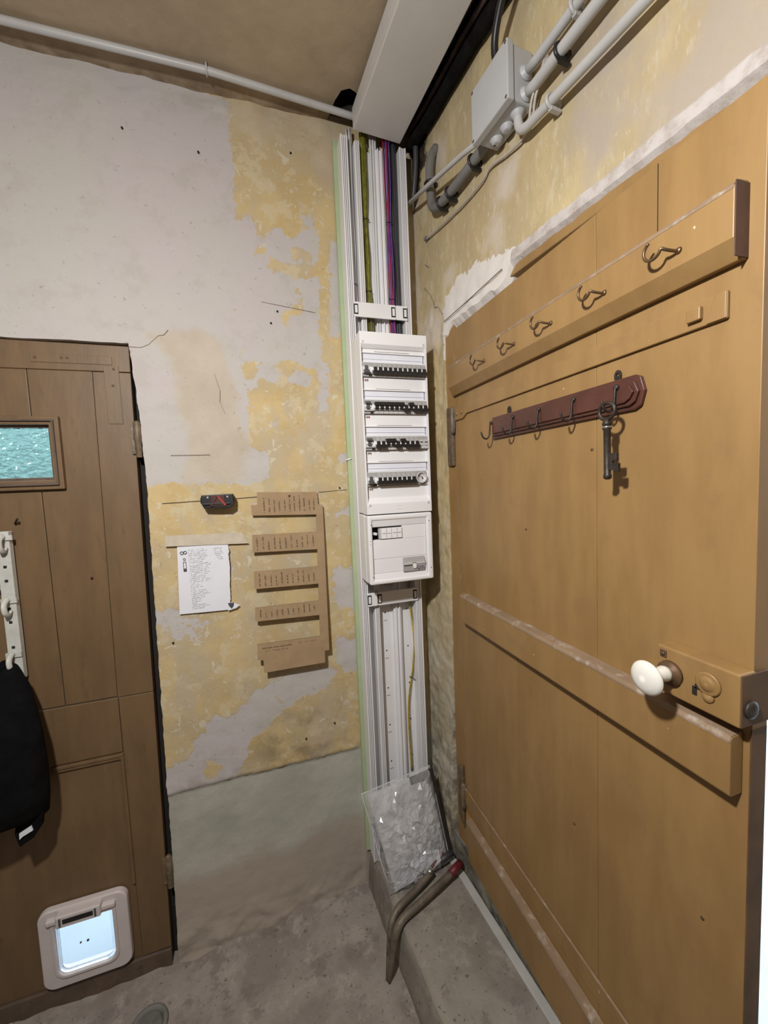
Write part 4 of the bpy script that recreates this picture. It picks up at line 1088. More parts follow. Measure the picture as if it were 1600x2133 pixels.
wire_bundle('white_cables', 'bundle of white cables in the left channel of the trunking', [(-0.008, -0.004, 0.0036, 'cable_white'), (0.001, -0.012, 0.0036, 'cable_white'), (0.008, -0.004, 0.0036, 'cable_white'), (0.002, 0.002, 0.003, 'cable_beige')], x=0.404, ties=(2.52,))
wire_bundle('earth_wires', 'bundle of yellow and green wires in the trunking', [(-0.012, 0, 0.0022, 'yg'), (-0.008, -0.008, 0.0022, 'yg'), (-0.004, -0.002, 0.0022, 'yg'), (0.000, -0.010, 0.0022, 'yg'), (0.003, -0.001, 0.0022, 'yg'), (0.007, -0.008, 0.0022, 'yg'), (0.011, -0.002, 0.0022, 'yg'), (-0.001, -0.015, 0.0022, 'yg')], x=0.461, ties=(2.50, 2.77))
wire_bundle('pale_cables', 'row of pale cables beside the divider in the trunking', [(-0.010, 0.0, 0.0046, 'cable_white'), (0.000, -0.003, 0.0046, 'cable_white'), (0.010, 0.0, 0.0046, 'cable_white')], x=0.500, y=1.545, wob=0.002)
wire_bundle('violet_wires', 'bundle of violet, blue and red wires in the trunking', [(-0.010, 0, 0.0022, 'violet'), (-0.006, -0.008, 0.0022, 'violet'), (-0.002, -0.002, 0.0022, 'redw'), (0.001, -0.010, 0.0022, 'violet'), (0.005, -0.003, 0.0022, 'violet'), (0.008, -0.008, 0.0022, 'blue'), (-0.004, -0.014, 0.0022, 'redw'), (0.004, -0.015, 0.0022, 'violet'), (-0.012, -0.006, 0.0022, 'redw')], x=0.551, y=1.532, ties=(2.47, 2.76))
wire_bundle('charcoal_cables', 'two thick charcoal cables in the right channel of the trunking', [(-0.006, 0, 0.0066, 'cable_grey'), (0.007, -0.004, 0.0066, 'cable_grey'), (0.000, -0.010, 0.005, 'cable_grey')], x=0.578, y=1.540, wob=0.003)
t = tag(thing('earth_wire', (0.575, 1.55, 0.45)), 'single yellow and green wire pair in the lower trunking', 'wires')
pth = [(0.576, 1.545, 1.36), (0.580, 1.545, 1.232), (0.590, 1.546, 1.14), (0.594, 1.546, 1.05), (0.585, 1.547, 0.95), (0.572, 1.547, 0.88), (0.560, 1.548, 0.80), (0.556, 1.548, 0.70), (0.558, 1.548, 0.60), (0.562, 1.549, 0.48)]
MB().tube(smooth_path(pth, 4), 0.0028, 8).build('wire', M['yellow'], t)
MB().tube(smooth_path([(x + 0.004 + 0.002 * math.sin(k), y - 0.003, z) for k, (x, y, z) in enumerate(pth)], 4), 0.0018, 8).build('wire', M['yg'], t)
MB().tube([(0.577 + 0.007 * math.cos(2 * math.pi * k / 12), 1.547 + 0.007 * math.sin(2 * math.pi * k / 12), 0.905) for k in range(12)], 0.0014, 6, closed=True).tube([(0.580, 1.54, 0.905), (0.592, 1.535, 0.893)], 0.0012, 6).build('cable_tie', M['black'], t)
t = tag(thing('cable_coil', (0.49, 1.53, 1.31)), 'coil of beige cable tucked under the lower panel', 'cable')
for k in range(5):
    MB().tube(smooth_path([(0.405 + 0.010 * k, 1.545 - 0.005 * k, 1.40), (0.425 + 0.008 * k, 1.540 - 0.006 * k, 1.352 + 0.003 * k), (0.49, 1.536 - 0.007 * k, 1.325 + 0.006 * k), (0.555 - 0.008 * k, 1.540 - 0.006 * k, 1.352 + 0.003 * k), (0.572 - 0.010 * k, 1.545 - 0.005 * k, 1.40)], 5), 0.0035, 8).build('loop', M['cable_beige'], t)
t = tag(thing('cable_clip', (0.353, 1.575, 1.84)), 'small white cable clip on the edge of the green board', 'clip')
MB().tube([(0.340, 1.572, 1.846), (0.352, 1.5665, 1.848), (0.362, 1.5665, 1.852)], 0.003, 8).build('strap', M['pvc'], t)

# ================================================================== DISTRIBUTION PANEL
PF = 1.370
pn = tag(thing('distribution_panel', (0.493, 1.44, 1.633)), 'tall white fuse panel with four rows of breakers', 'fuse panel')
def pp(b, name, m, bevel=0.001, parent=None, seg=2):
    return b.build(name, m, parent or pn, bevel=bevel, seg=seg)
PX0, PX1, PZ0, PZ1 = 0.366, 0.620, 1.634, 2.280
RX0, RX1, RZ0, RZ1 = 0.3715, 0.6145, 1.690, 2.226         # recessed working area
pp(MB().holed(PX0, PX1, PZ0, PZ1, PX0 + 0.012, PX1 - 0.012, PZ0 + 0.02, PZ1 - 0.02, PF + 0.055, 1.500), 'housing', M['pvc'], 0.004)
cov = MB()
cov.box(PX0, PX1, PF, PF + 0.055, RZ1 + 0.012, PZ1)
cov.box(PX0, PX1, PF, PF + 0.055, PZ0, RZ0 - 0.018)
cov.box(PX0, RX0, PF + 0.001, PF + 0.055, RZ0 - 0.018, RZ1 + 0.012)
cov.box(RX1, PX1, PF + 0.001, PF + 0.055, RZ0 - 0.018, RZ1 + 0.012)
cov.extrude_x([(PF, RZ1 + 0.012), (PF + 0.010, RZ1), (PF + 0.05, RZ1), (PF + 0.05, RZ1 + 0.012)], RX0, RX1)
cov.extrude_x([(PF, RZ0 - 0.018), (PF + 0.010, RZ0), (PF + 0.05, RZ0), (PF + 0.05, RZ0 - 0.018)], RX0, RX1)
pp(cov, 'cover', M['pvc'], 0.0)
for x, z in ((0.376, 2.246), (0.606, 2.246), (0.377, 1.668), (0.606, 1.668)):
    s_ = pp(MB().lathe([(0.0065, 0), (0.0065, 0.0008), (0.005, 0.0012)], (x, PF + 0.0002, z), (0, -1, 0), 16), 'screw', M['pvc'], 0)
    pp(MB().box(x - 0.0035, x + 0.0035, PF - 0.0014, PF - 0.0006, z - 0.0008, z + 0.0008, X=Matrix.Translation((x, 0, z)) @ Matrix.Rotation(0.8, 4, 'Y') @ Matrix.Translation((-x, 0, -z))), 'screw_slot', M['pencil'], 0, s_)
pp(MB().ring([(0.478, 1.650), (0.508, 1.650), (0.508, 1.663), (0.478, 1.663)], [(0.479, 1.651), (0.507, 1.651), (0.507, 1.662), (0.479, 1.662)], PF - 0.0008, PF + 0.001), 'embossed_badge', M['pvc'], 0)
tops = [2.175, 2.0445, 1.915, 1.785]
yr = PF + 0.014                          # plane of the recessed plates
def breaker_mesh(w, up):
    b = MB()
    h = 0.049
    b.box(0.0004, w - 0.0004, yr - 0.010, yr + 0.02, -h, 0, 0)                                 # body
    b.add([(0.0004, yr - 0.010, -0.001), (w - 0.0004, yr - 0.010, -0.001), (w - 0.0004, yr - 0.017, -0.017), (0.0004, yr - 0.017, -0.017)], [(0, 1, 2, 3)], 0)
    b.box(0.0002, w - 0.0002, yr - 0.017, yr - 0.009, -0.037, -0.017, 1)                        # nose
    b.box(w * 0.16, w * 0.84, yr - 0.0175, yr - 0.016, -0.036, -0.018, 2)                       # lever slot
    b.box(-w * 0.17, w * 0.17, yr - 0.0205, yr - 0.016, -0.030, -0.020, 3)                      # pale divider
    b.box(0.001, w - 0.001, yr - 0.0104, yr - 0.009, -h + 0.002, -h + 0.008, 1)
    return b
def lever_mesh(w, up):
    b = MB()
    if up:
        b.box(0.0003, w - 0.0003, yr - 0.0285, yr - 0.016, -0.022, -0.010, 0)
    else:
        b.box(0.0003, w - 0.0003, yr - 0.0285, yr - 0.016, -0.042, -0.031, 0)
    b.box(w * 0.2, w * 0.8, yr - 0.024, yr - 0.016, -0.034, -0.018, 0)
    return b
MW = 0.2425 / 13
BM = [M['brk_grey'], M['brk_light'], M['brk_dark'], M['pvc']]
src = {}
def put_part(key, mk, mats, parent, loc, name):
    if key not in src:
        me_o = mk().build(name, mats, None, origin=(0, 0, 0))
        src[key] = me_o.data
        bpy.data.objects.remove(me_o)
    o = bpy.data.objects.new(name, src[key])
    COL.objects.link(o)
    o.parent = parent
    W = WM[pn]
    o.location = loc
    WM[o] = WM[parent]
    return o
def at_panel(x, z):
    return Vector((x, 0, z)) - WM[pn].translation
def breaker(x, zt, up):
    p = put_part(('b', up), lambda: breaker_mesh(MW, up), BM, pn, at_panel(x, zt), 'circuit_breaker')
    put_part(('l', up), lambda: lever_mesh(MW, up), [M['brk_dark']], p, (0, 0, 0), 'lever')
def rcd_mesh():
    b = MB(); w = 2 * MW; h = 0.049
    b.box(0, w - 0.0004, yr - 0.010, yr + 0.02, -h, 0, 0)
    b.box(0.0, w - 0.0006, yr - 0.017, yr - 0.009, -0.040, -0.016, 1)
    b.box(0.003, 0.007, yr - 0.021, yr - 0.016, -0.028, -0.019, 3); b.box(0.021, 0.024, yr - 0.021, yr - 0.016, -0.028, -0.019, 3)
    b.box(0.026, 0.035, yr - 0.019, yr - 0.016, -0.036, -0.018, 3)
    b.box(0.024, 0.034, yr - 0.014, yr - 0.009, -0.048, -0.043, 2)
    return b
def rcd(x, zt, up):
    p = put_part('rcd', rcd_mesh, BM, pn, at_panel(x, zt), 'residual_current_switch')
    def lm():
        b = MB()
        if up:
            b.extrude_x([(yr - 0.016, -0.006), (yr - 0.031, -0.010), (yr - 0.031, -0.017), (yr - 0.016, -0.018)], 0.004, 0.022)
        else:
            b.extrude_x([(yr - 0.016, -0.030), (yr - 0.031, -0.032), (yr - 0.031, -0.039), (yr - 0.016, -0.041)], 0.004, 0.022)
        b.box(0.008, 0.018, yr - 0.024, yr - 0.015, -0.034, -0.014)
        return b
    put_part(('rl', up), lm, [M['rcd_lever']], p, (0, 0, 0), 'lever')
rows_state = ['0' * 11, '11111101000', '001101000--', '0' * 8]
for r, zt in enumerate(tops):
    # plate frame of the row: bar over the labels, label strip, bar, and the plate below
    lt = zt + 0.035
    pl = pp(MB().box(RX0, RX1, yr, yr + 0.03, (zt - 0.0905) if r < 3 else RZ0 - 0.004, zt - 0.0495), 'row_plate', M['pvc'], 0.0008)
    if r == 0:
        pp(MB().box(RX0, RX1, yr, yr + 0.03, lt + 0.0045, RZ1 + 0.004), 'row_plate', M['pvc'], 0.0008)
    pp(MB().box(RX0, RX1, yr - 0.004, yr + 0.03, lt - 0.0005, lt + 0.0045), 'row_bar', M['pvc'], 0.001)
    pp(MB().box(RX0, RX1, yr - 0.004, yr + 0.03, zt + 0.0005, zt + 0.0045), 'row_bar', M['pvc'], 0.001)
    pp(MB().box(RX0 + 0.001, RX1 - 0.004, yr + 0.002, yr + 0.03, zt + 0.0052, lt - 0.001), 'label_strip', M['pvc_cool'], 0.001)
    pp(MB().box(RX0 + 0.001, RX1 - 0.004, yr - 0.0005, yr + 0.003, zt + 0.015, zt + 0.0158), 'label_ridge', M['pvc_cool'], 0)
    pp(MB().box(RX0 + 0.05, RX1 - 0.06, yr - 0.0046, yr - 0.003, lt + 0.0045, lt + 0.0053), 'grip_line', M['pencil'], 0)
    rcd(RX0 + 0.0004, zt, r in (1, 2))
    x = RX0 + 2 * MW
    for c in rows_state[r]:
        if c == '-':
            b = MB().box(x + 0.0004, x + MW - 0.0004, yr - 0.010, yr + 0.02, zt - 0.049, zt, 0)
            b.box(x + 0.0004, x + MW - 0.0004, yr - 0.017, yr - 0.009, zt - 0.046, zt - 0.014, 1)
            q = pp(b, 'modular_contactor', [M['brk_grey'], M['brk_light']], 0)
            pp(MB().box(x + 0.004, x + MW - 0.004, yr - 0.018, yr - 0.016, zt - 0.025, zt - 0.020), 'indicator', M['rcd_lever'], 0, q)
            pp(MB().box(x + 0.003, x + MW - 0.003, yr - 0.0178, yr - 0.016, zt - 0.035, zt - 0.0335), 'print_mark', M['ink'], 0, q)
        else:
            breaker(x, zt, c == '1')
        x += MW
    # safety print below the row
    zz = zt - 0.060
    mk = MB()
    mk.prism([(RX0 + 0.004, zz + 0.004), (RX0 + 0.007, zz + 0.005), (RX0 + 0.006, zz), (RX0 + 0.0085, zz), (RX0 + 0.006, zz - 0.006), (RX0 + 0.0062, zz - 0.001), (RX0 + 0.004, zz - 0.001)], yr - 0.0005, yr + 0.001)
    pp(mk, 'danger_mark', M['ink'], 0, pl)
    for k in range(3):
        pp(MB().box(RX0 + 0.0115 + 0.0045 * k, RX0 + 0.015 + 0.0045 * k, yr - 0.0005, yr + 0.001, zz - 0.004 + 0.001 * (k % 2), zz + 0.004), 'danger_print', M['printred'] if k == 1 else M['pencil'], 0, pl)
# socket at the end of the bottom row
sx, sz = RX0 + 10 * MW + 0.0235, tops[3] - 0.0235
sk = pp(MB().box(RX0 + 10 * MW, RX0 + 10 * MW + 0.045, yr - 0.012, yr + 0.02, tops[3] - 0.049, tops[3]), 'socket', M['brk_grey'], 0.0015)
pp(MB().lathe([(0.021, 0), (0.021, 0.008), (0.0185, 0.010), (0.0175, 0.002), (0.0, 0.002)], (sx, yr - 0.012, sz), (0, -1, 0), 28), 'socket_ring', M['brk_light'], 0, sk)
for dx, dz, rr in ((-0.0065, 0.006, 0.0025), (0.0055, -0.004, 0.0025)):
    pp(MB().lathe([(rr, 0), (rr, 0.0008)], (sx + dx, yr - 0.014, sz + dz), (0, -1, 0), 10), 'socket_hole', M['gap'], 0, sk)
pp(MB().tube([(sx + 0.001, yr - 0.013, sz + 0.002), (sx + 0.001, yr - 0.021, sz + 0.002)], 0.0022, 8), 'earth_pin', M['steel'], 0, sk)
pp(MB().box(RX0 + 10 * MW + 0.046, RX1, yr - 0.004, yr + 0.03, tops[3] - 0.050, tops[3]), 'blank_plate', M['pvc'], 0.001)

# ================================================================== LOWER COMMUNICATION PANEL
cp = tag(thing('communication_panel', (0.495, 1.44, 1.373)), 'square white communication panel under the breaker panel', 'panel')
def cc(b, name, m, bevel=0.001, parent=None, seg=2):
    return b.build(name, m, parent or cp, bevel=bevel, seg=seg)
QX0, QX1, QZ0, QZ1 = 0.366, 0.621, 1.373, 1.630
cc(MB().holed(QX0, QX1, QZ0, QZ1, QX0 + 0.012, QX1 - 0.012, QZ0 + 0.02, QZ1 - 0.02, PF + 0.05, 1.500), 'housing', M['pvc'], 0.004)
cc(MB().holed(QX0, QX1, QZ0, QZ1, 0.383, 0.597, 1.390, 1.610, PF, PF + 0.05), 'cover', M['pvc'], 0.007, seg=4)
y1 = PF + 0.010
cc(MB().extrude_x([(PF + 0.004, 1.613), (y1, 1.587), (y1 + 0.02, 1.587), (y1 + 0.02, 1.613)], 0.384, 0.596), 'top_slope', M['pvc'], 0.001)
cc(MB().extrude_x([(PF + 0.004, 1.387), (y1, 1.4125), (y1 + 0.02, 1.4125), (y1 + 0.02, 1.387)], 0.384, 0.596), 'bottom_slope', M['pvc'], 0.001)
cc(MB().box(0.503, 0.596, y1 + 0.001, y1 + 0.02, 1.537, 1.5865), 'blank_plate', M['pvc'], 0.001)
cc(MB().box(0.384, 0.596, y1, y1 + 0.02, 1.4675, 1.5365), 'centre_plate', M['pvc'], 0.001)
cc(MB().box(0.384, 0.494, y1 + 0.001, y1 + 0.02, 1.413, 1.4670), 'blank_plate', M['pvc'], 0.001)
cc(MB().holed(0.382, 0.5025, 1.5366, 1.5868, 0.3835, 0.501, 1.538, 1.5855, y1 + 0.002, y1 + 0.02), 'opening_frame', M['pvc'], 0.0004)
cc(MB().box(0.383, 0.502, y1 + 0.035, y1 + 0.04, 1.53, 1.59), 'dark_interior', M['gap'], 0)
for k in range(2):
    x0 = 0.418 + k * 0.041
    j = cc(MB().box(x0, x0 + 0.0395, y1 - 0.004, y1 + 0.03, 1.541, 1.580), 'data_jack', M['pvc'], 0.001)
    cc(MB().box(x0 + 0.0195, x0 + 0.0203, y1 - 0.0046, y1, 1.543, 1.578), 'jack_line', M['pencil'], 0, j)
    cc(MB().box(x0 + 0.002, x0 + 0.038, y1 - 0.0046, y1, 1.5605, 1.5613), 'jack_line', M['pencil'], 0, j)
    for q in (0.010, 0.030):
        cc(MB().lathe([(0.0015, 0), (0.0015, 0.0006)], (x0 + q, y1 - 0.004, 1.561), (0, -1, 0), 8), 'jack_dot', M['ink'], 0, j)
cc(MB().extrude_x([(y1 - 0.003, 1.541), (y1 - 0.003, 1.580), (y1 + 0.02, 1.580), (y1 + 0.02, 1.541)], 0.411, 0.4175), 'jack_side', M['brk_light'], 0.001)
cc(MB().box(0.390, 0.402, y1 - 0.002, y1 + 0.02, 1.5565, 1.5655, X=Matrix.Translation((0.396, 0, 1.561)) @ Matrix.Rotation(0.15, 4, 'Y') @ Matrix.Translation((-0.396, 0, -1.561))), 'plug_latch', M['paper'], 0.0008)
for x, z in ((0.379, 1.596), (0.607, 1.597), (0.383 - 0.003, 1.404), (0.610, 1.417)):
    cc(MB().lathe([(0.0022, 0), (0.0018, 0.0009)], (x, PF + 0.0002, z), (0, -1, 0), 10), 'screw', M['pencil'], 0)
for x, z in ((0.373, 1.536), (0.373, 1.524)):
    cc(MB().lathe([(0.0013, 0), (0.0013, 0.0008)], (x, PF + 0.0002, z), (0, -1, 0), 8), 'pin_hole', M['pencil'], 0)
# DTI module
cc(MB().box(0.494, 0.596, y1 + 0.001, y1 + 0.02, 1.413, 1.4670), 'dti_plate', M['pvc'], 0.001)
dt = cc(MB().extrude_x([(y1, 1.4095), (y1 - 0.008, 1.4105), (y1 - 0.010, 1.434), (y1 - 0.010, 1.446), (y1 - 0.004, 1.4635), (y1, 1.4640)], 0.4985, 0.5855), 'dti_module', M['brk_grey'], 0.001)
cc(MB().box(0.499, 0.533, y1 - 0.0115, y1 - 0.009, 1.432, 1.4355), 'dti_ridge', M['pencil'], 0, dt)
cc(MB().box(0.499, 0.585, y1 - 0.0125, y1 - 0.009, 1.4365, 1.4450), 'dti_bar', M['brk_light'], 0.001, dt)
cc(MB().prism(rrect(0.535, 0.5485, 1.421, 1.441, 0.006), y1 - 0.0145, y1 - 0.009), 'dti_tab', M['pvc'], 0.001, dt)
cc(MB().box(0.534, 0.548, y1 - 0.013, y1 - 0.009, 1.440, 1.4435), 'dti_notch', M['pencil'], 0, dt)
def text_mesh(txt, size, X, name, m, parent, ext=0.0004):
    cu = bpy.data.curves.new(name, 'FONT')
    cu.body = txt; cu.size = size; cu.extrude = ext; cu.offset = size * 0.02
    tmp = bpy.data.objects.new(name, cu)
    COL.objects.link(tmp)
    bpy.context.view_layer.update()
    me = bpy.data.meshes.new_from_object(tmp.evaluated_get(bpy.context.evaluated_depsgraph_get()))
    bpy.data.objects.remove(tmp)
    me.transform(WM[parent].inverted() @ X)
    me.materials.clear(); me.materials.append(m)
    o = bpy.data.objects.new(name, me)
    COL.objects.link(o)
    o.parent = parent; WM[o] = WM[parent]
    return o
X = Matrix.Translation((0.5535, y1 - 0.0100, 1.4155)) @ Matrix.Rotation(math.radians(86), 4, 'X')
text_mesh('DTI', 0.0175, X, 'dti_lettering', M['ink'], dt)

# ================================================================== CEILING DUCT AND CONDUITS
DF = Matrix.Translation((0.5065, 1.505, 3.05)) @ Matrix.Rotation(math.radians(4.3), 4, 'Z')
b = MB(DF).box(-0.0955, 0.0955, -3.2, 0.0, 0.0, 0.075)
o = b.build('ceiling_trunking', M['duct'], origin=(0, -1.6, 0), bevel=0.003)
tag(o, 'wide white closed trunking running along the ceiling towards the camera', 'trunking')
t = tag(thing('ceiling_conduit', (-0.1, 1.50, 3.115)), 'grey conduit running across the ceiling above the peeling wall', 'conduit')
MB().tube([(-2.28, 1.478, 3.121), (-0.63, 1.490, 3.121), (-0.08, 1.487, 3.121), (0.42, 1.520, 3.118), (0.47, 1.527, 3.11)], 0.0115, 14).build('pipe', M['pvc_grey'], t)
MB().tube([(-0.079, 1.474, 3.138), (-0.079, 1.472, 3.12), (-0.079, 1.484, 3.106), (-0.079, 1.499, 3.112), (-0.079, 1.501, 3.138)], 0.0028, 8).build('pipe_clip', M['pvc_grey'], t)

def wall_thing(name, label, cat, u, z, grp=None):
    return tag(thing(name, (u, -0.02, z), FW), label, cat, grp)
jb = wall_thing('junction_box', 'light grey square junction box high on the cream wall', 'junction box', 0.606, 2.69)
def jj(b, name, m, bevel=0.0, parent=None):
    b.F = FW
    return b.build(name, m, parent or jb, bevel=bevel)
jj(MB().box(0.535, 0.679, -0.068, -0.004, 2.694, 2.826), 'body', M['box_grey'], 0.004)
lid = jj(MB().box(0.531, 0.683, -0.090, -0.069, 2.690, 2.830), 'lid', M['box_grey'], 0.003)
for u in (0.538, 0.676):
    for z in (2.697, 2.823):
        jj(MB().lathe([(0.004, 0), (0.004, 0.0008)], (u, -0.0898, z), (0, -1, 0), 10), 'screw', M['pencil'], 0, lid)
def grommet(o, ax, r=0.019):
    jj(MB().lathe([(r, 0), (r, 0.003), (r * 0.75, 0.006), (r * 0.72, 0.009), (r * 0.5, 0.012), (r * 0.3, 0.012)], o, ax, 18), 'grommet', M['box_grey'])
grommet((0.679, -0.030, 2.768), (1, 0, 0)); grommet((0.679, -0.030, 2.717), (1, 0, 0))
grommet((0.567, -0.032, 2.694), (0, 0, -1)); grommet((0.610, -0.032, 2.694), (0, 0, -1)); grommet((0.652, -0.032, 2.694), (0, 0, -1))
jj(MB().lathe([(0.003, 0), (0.003, 0.001)], (0.562, -0.036, 2.6825), (0, 0, -1), 8), 'grommet_hole', M['gap'])

def pipe_thing(name, label, pts, r, m, clips=(), cat='conduit', clipm=None, grp=None):
    t = wall_thing(name, label, cat, sum(p[0] for p in pts) / len(pts), min(p[2] for p in pts), grp)
    b = MB(FW).tube(pts, r, 14); b.build('pipe', M[m], t)
    for (u, z, ax) in clips:
        c = MB(FW)
        R = r + 0.0035
        ring = []
        for k in range(12):
            a = 2 * math.pi * k / 12
            ring.append((u, -0.03 + R * math.cos(a), z + R * math.sin(a)) if ax == 'u' else (u + R * math.sin(a), -0.03 + R * math.cos(a), z))
        c.tube(ring, 0.0042, 8, closed=True)
        if ax == 'u':
            c.box(u - 0.006, u + 0.006, -0.03 + r, -0.002, z - 0.006, z + 0.006); c.box(u - 0.005, u + 0.005, -0.034, -0.004, z - r - 0.010, z - r - 0.002)
        else:
            c.box(u - 0.006, u + 0.006, -0.03 + r, -0.002, z - 0.006, z + 0.006)
        c.build('pipe_clip', M[clipm or m], t)
    return t
pipe_thing('wall_conduit', 'upper grey conduit entering the side of the junction box', [(0.682, -0.030, 2.768), (0.72, -0.03, 2.764), (0.84, -0.03, 2.765), (2.6, -0.03, 2.775)], 0.0115, 'pvc_grey', [(0.832, 2.765, 'u')])
pipe_thing('wall_conduit', 'middle grey conduit with a black clip entering the junction box', [(0.682, -0.030, 2.717), (0.71, -0.03, 2.712), (0.79, -0.03, 2.714), (2.6, -0.03, 2.72)], 0.0130, 'pvc_grey', [(0.790, 2.714, 'u')], clipm='black')
pipe_thing('wall_conduit', 'lower grey conduit bending up into the bottom of the junction box', smooth_path([(0.652, -0.032, 2.690), (0.653, -0.031, 2.668), (0.660, -0.030, 2.650), (0.680, -0.03, 2.639), (0.72, -0.03, 2.635)], 5) + [(0.75, -0.03, 2.632), (0.99, -0.03, 2.613), (2.6, -0.03, 2.49)], 0.0115, 'pvc_grey', [(0.762, 2.631, 'u')])
pipe_thing('drain_pipe', 'dark grey jointed pipe with black clips below the junction box', smooth_path([(0.545, -0.030, 2.722), (0.48, -0.03, 2.720), (0.36, -0.03, 2.716), (0.27, -0.03, 2.720), (0.225, -0.03, 2.730), (0.200, -0.03, 2.752), (0.192, -0.03, 2.80), (0.190, -0.03, 2.87), (0.190, -0.020, 2.93), (0.192, 0.0, 2.965)], 5), 0.0150, 'pvc_dark', [(0.455, 2.720, 'u'), (0.322, 2.716, 'u'), (0.262, 2.722, 'u'), (0.191, 2.835, 'z')], 'pipe', 'black')
t = wall_thing('thin_conduit', 'thin pale conduit slanting from the junction box to the trunking', 'conduit', 0.24, 2.75)
MB(FW).tube([(0.560, -0.040, 2.722), (0.44, -0.056, 2.746), (0.22, -0.058, 2.800), (0.035, -0.054, 2.847)], 0.0078, 12).build('pipe', M['pvc_grey'], t)
t = wall_thing('thin_cable', 'thin beige cable drooping along the wall under the junction box', 'cable', 0.4, 2.62)
MB(FW).tube(smooth_path([(0.735, -0.020, 2.755), (0.715, -0.024, 2.72), (0.695, -0.026, 2.69), (0.672, -0.016, 2.655), (0.64, -0.012, 2.642), (0.58, -0.011, 2.652), (0.51, -0.012, 2.668), (0.47, -0.012, 2.655), (0.36, -0.011, 2.655), (0.24, -0.011, 2.668), (0.125, -0.010, 2.684), (0.112, 0.006, 2.690)], 5), 0.0036, 8).build('cable', M['cable_beige'], t)
MB(FW).tube(smooth_path([(0.742, -0.018, 2.755), (0.725, -0.022, 2.72), (0.703, -0.022, 2.69), (0.685, -0.012, 2.655)], 5), 0.0034, 8).build('cable', M['cable_beige'], t)
MB(FW).box(0.108, 0.122, -0.016, 0.0, 2.682, 2.694).build('cable_clip', M['pvc_dark'], t)
# dark pipes in the ceiling slot
M['lag'] = mat('black_lagging', (0.008, 0.007, 0.006, 1), 0.95, var=0.4, scale=30, bump=0.8, bscale=30, spec=0.1)
OLD = (('thick black lagged pipe along the top of the cream wall', -0.030, 3.052, 0.021, 'lag'),
       ('rusty brown pipe in the dark ceiling slot next to the white trunking', -0.064, 3.118, 0.011, 'rust'),
       ('thin rusty pipe just above the black lagged pipe', -0.044, 3.090, 0.008, 'rust'),
       ('sooty black pipe above the two rusty pipes', -0.050, 3.150, 0.013, 'lag'))
for k, (lab, yy, zz, r, m) in enumerate(OLD):
    t = tag(thing('old_pipe', (1.2, yy, zz - r), FW), lab, 'pipe')
    pts = [(0.05, yy - 0.004, zz + 0.012), (0.2, yy, zz), (0.45, yy, zz - 0.004), (0.65, yy, zz - 0.02), (1.0, yy, zz - 0.03), (1.6, yy, zz - 0.03), (3.4, yy, zz - 0.02)]
    MB(FW).tube(smooth_path(pts, 6), [r * (1 + 0.18 * fbm(q * 1.3, k, 0, 0.9)) for q in range(37)], 12).build('pipe', M[m], t)
t = tag(thing('black_cable', (0.68, -0.05, 2.83), FW), 'bent black cable dropping from the lagged pipe behind the junction box', 'cable')
MB(FW).tube(smooth_path([(0.80, -0.09, 3.12), (0.74, -0.085, 3.03), (0.66, -0.075, 2.97), (0.60, -0.06, 2.90), (0.595, -0.035, 2.81)], 6), 0.010, 10).build('cable', M['black'], t)
t = tag(thing('corner_cable', (0.06, -0.02, 2.6), FW), 'dark cable hanging down the corner beside the trunking', 'cable')
MB(FW).tube(smooth_path([(0.09, -0.03, 3.08), (0.075, -0.022, 3.0), (0.05, -0.018, 2.93), (0.03, -0.016, 2.89)], 5), 0.011, 10).build('cable', M['cable_grey'], t)

# ================================================================== THINGS ON THE PEELING WALL
CARD = [(-0.009, 1.732), (0.218, 1.722), (0.219, 1.674), (0.237, 1.669), (0.228, 1.088), (0.21, 1.088), (0.208, 1.041), (-0.025, 1.042), (-0.025, 1.09), (-0.046, 1.095), (-0.044, 1.154), (0.195, 1.149), (0.197, 1.234), (-0.035, 1.242), (-0.046, 1.246), (-0.043, 1.294), (0.198, 1.291), (0.201, 1.359), (-0.041, 1.366), (-0.039, 1.431), (0.203, 1.428), (0.205, 1.496), (-0.039, 1.505), (-0.037, 1.571), (0.207, 1.565), (0.209, 1.634), (-0.033, 1.645), (-0.033, 1.683), (-0.011, 1.684)]
def card_y(z):
    return 1.571 - 0.034 * (1.732 - z) / 0.69
ct = tag(thing('cardboard_template', (0.1, 1.55, 1.04)), 'cardboard cut like a comb with five bars of handwriting', 'cardboard')
b = MB().prism(CARD, 0.0, 0.005, 0, 1)
b.v = [Vector((p.x, p.y + card_y(p.z), p.z)) for p in b.v]
b.build('sheet', [M['card'], M['card_edge']], ct)
b = MB().lathe([(0.004, 0), (0.003, 0.003)], (0.11, card_y(1.712), 1.712), (0, -1, 0), 10)
b.build('nail', M['iron'], ct)
rnd = random.Random(3)
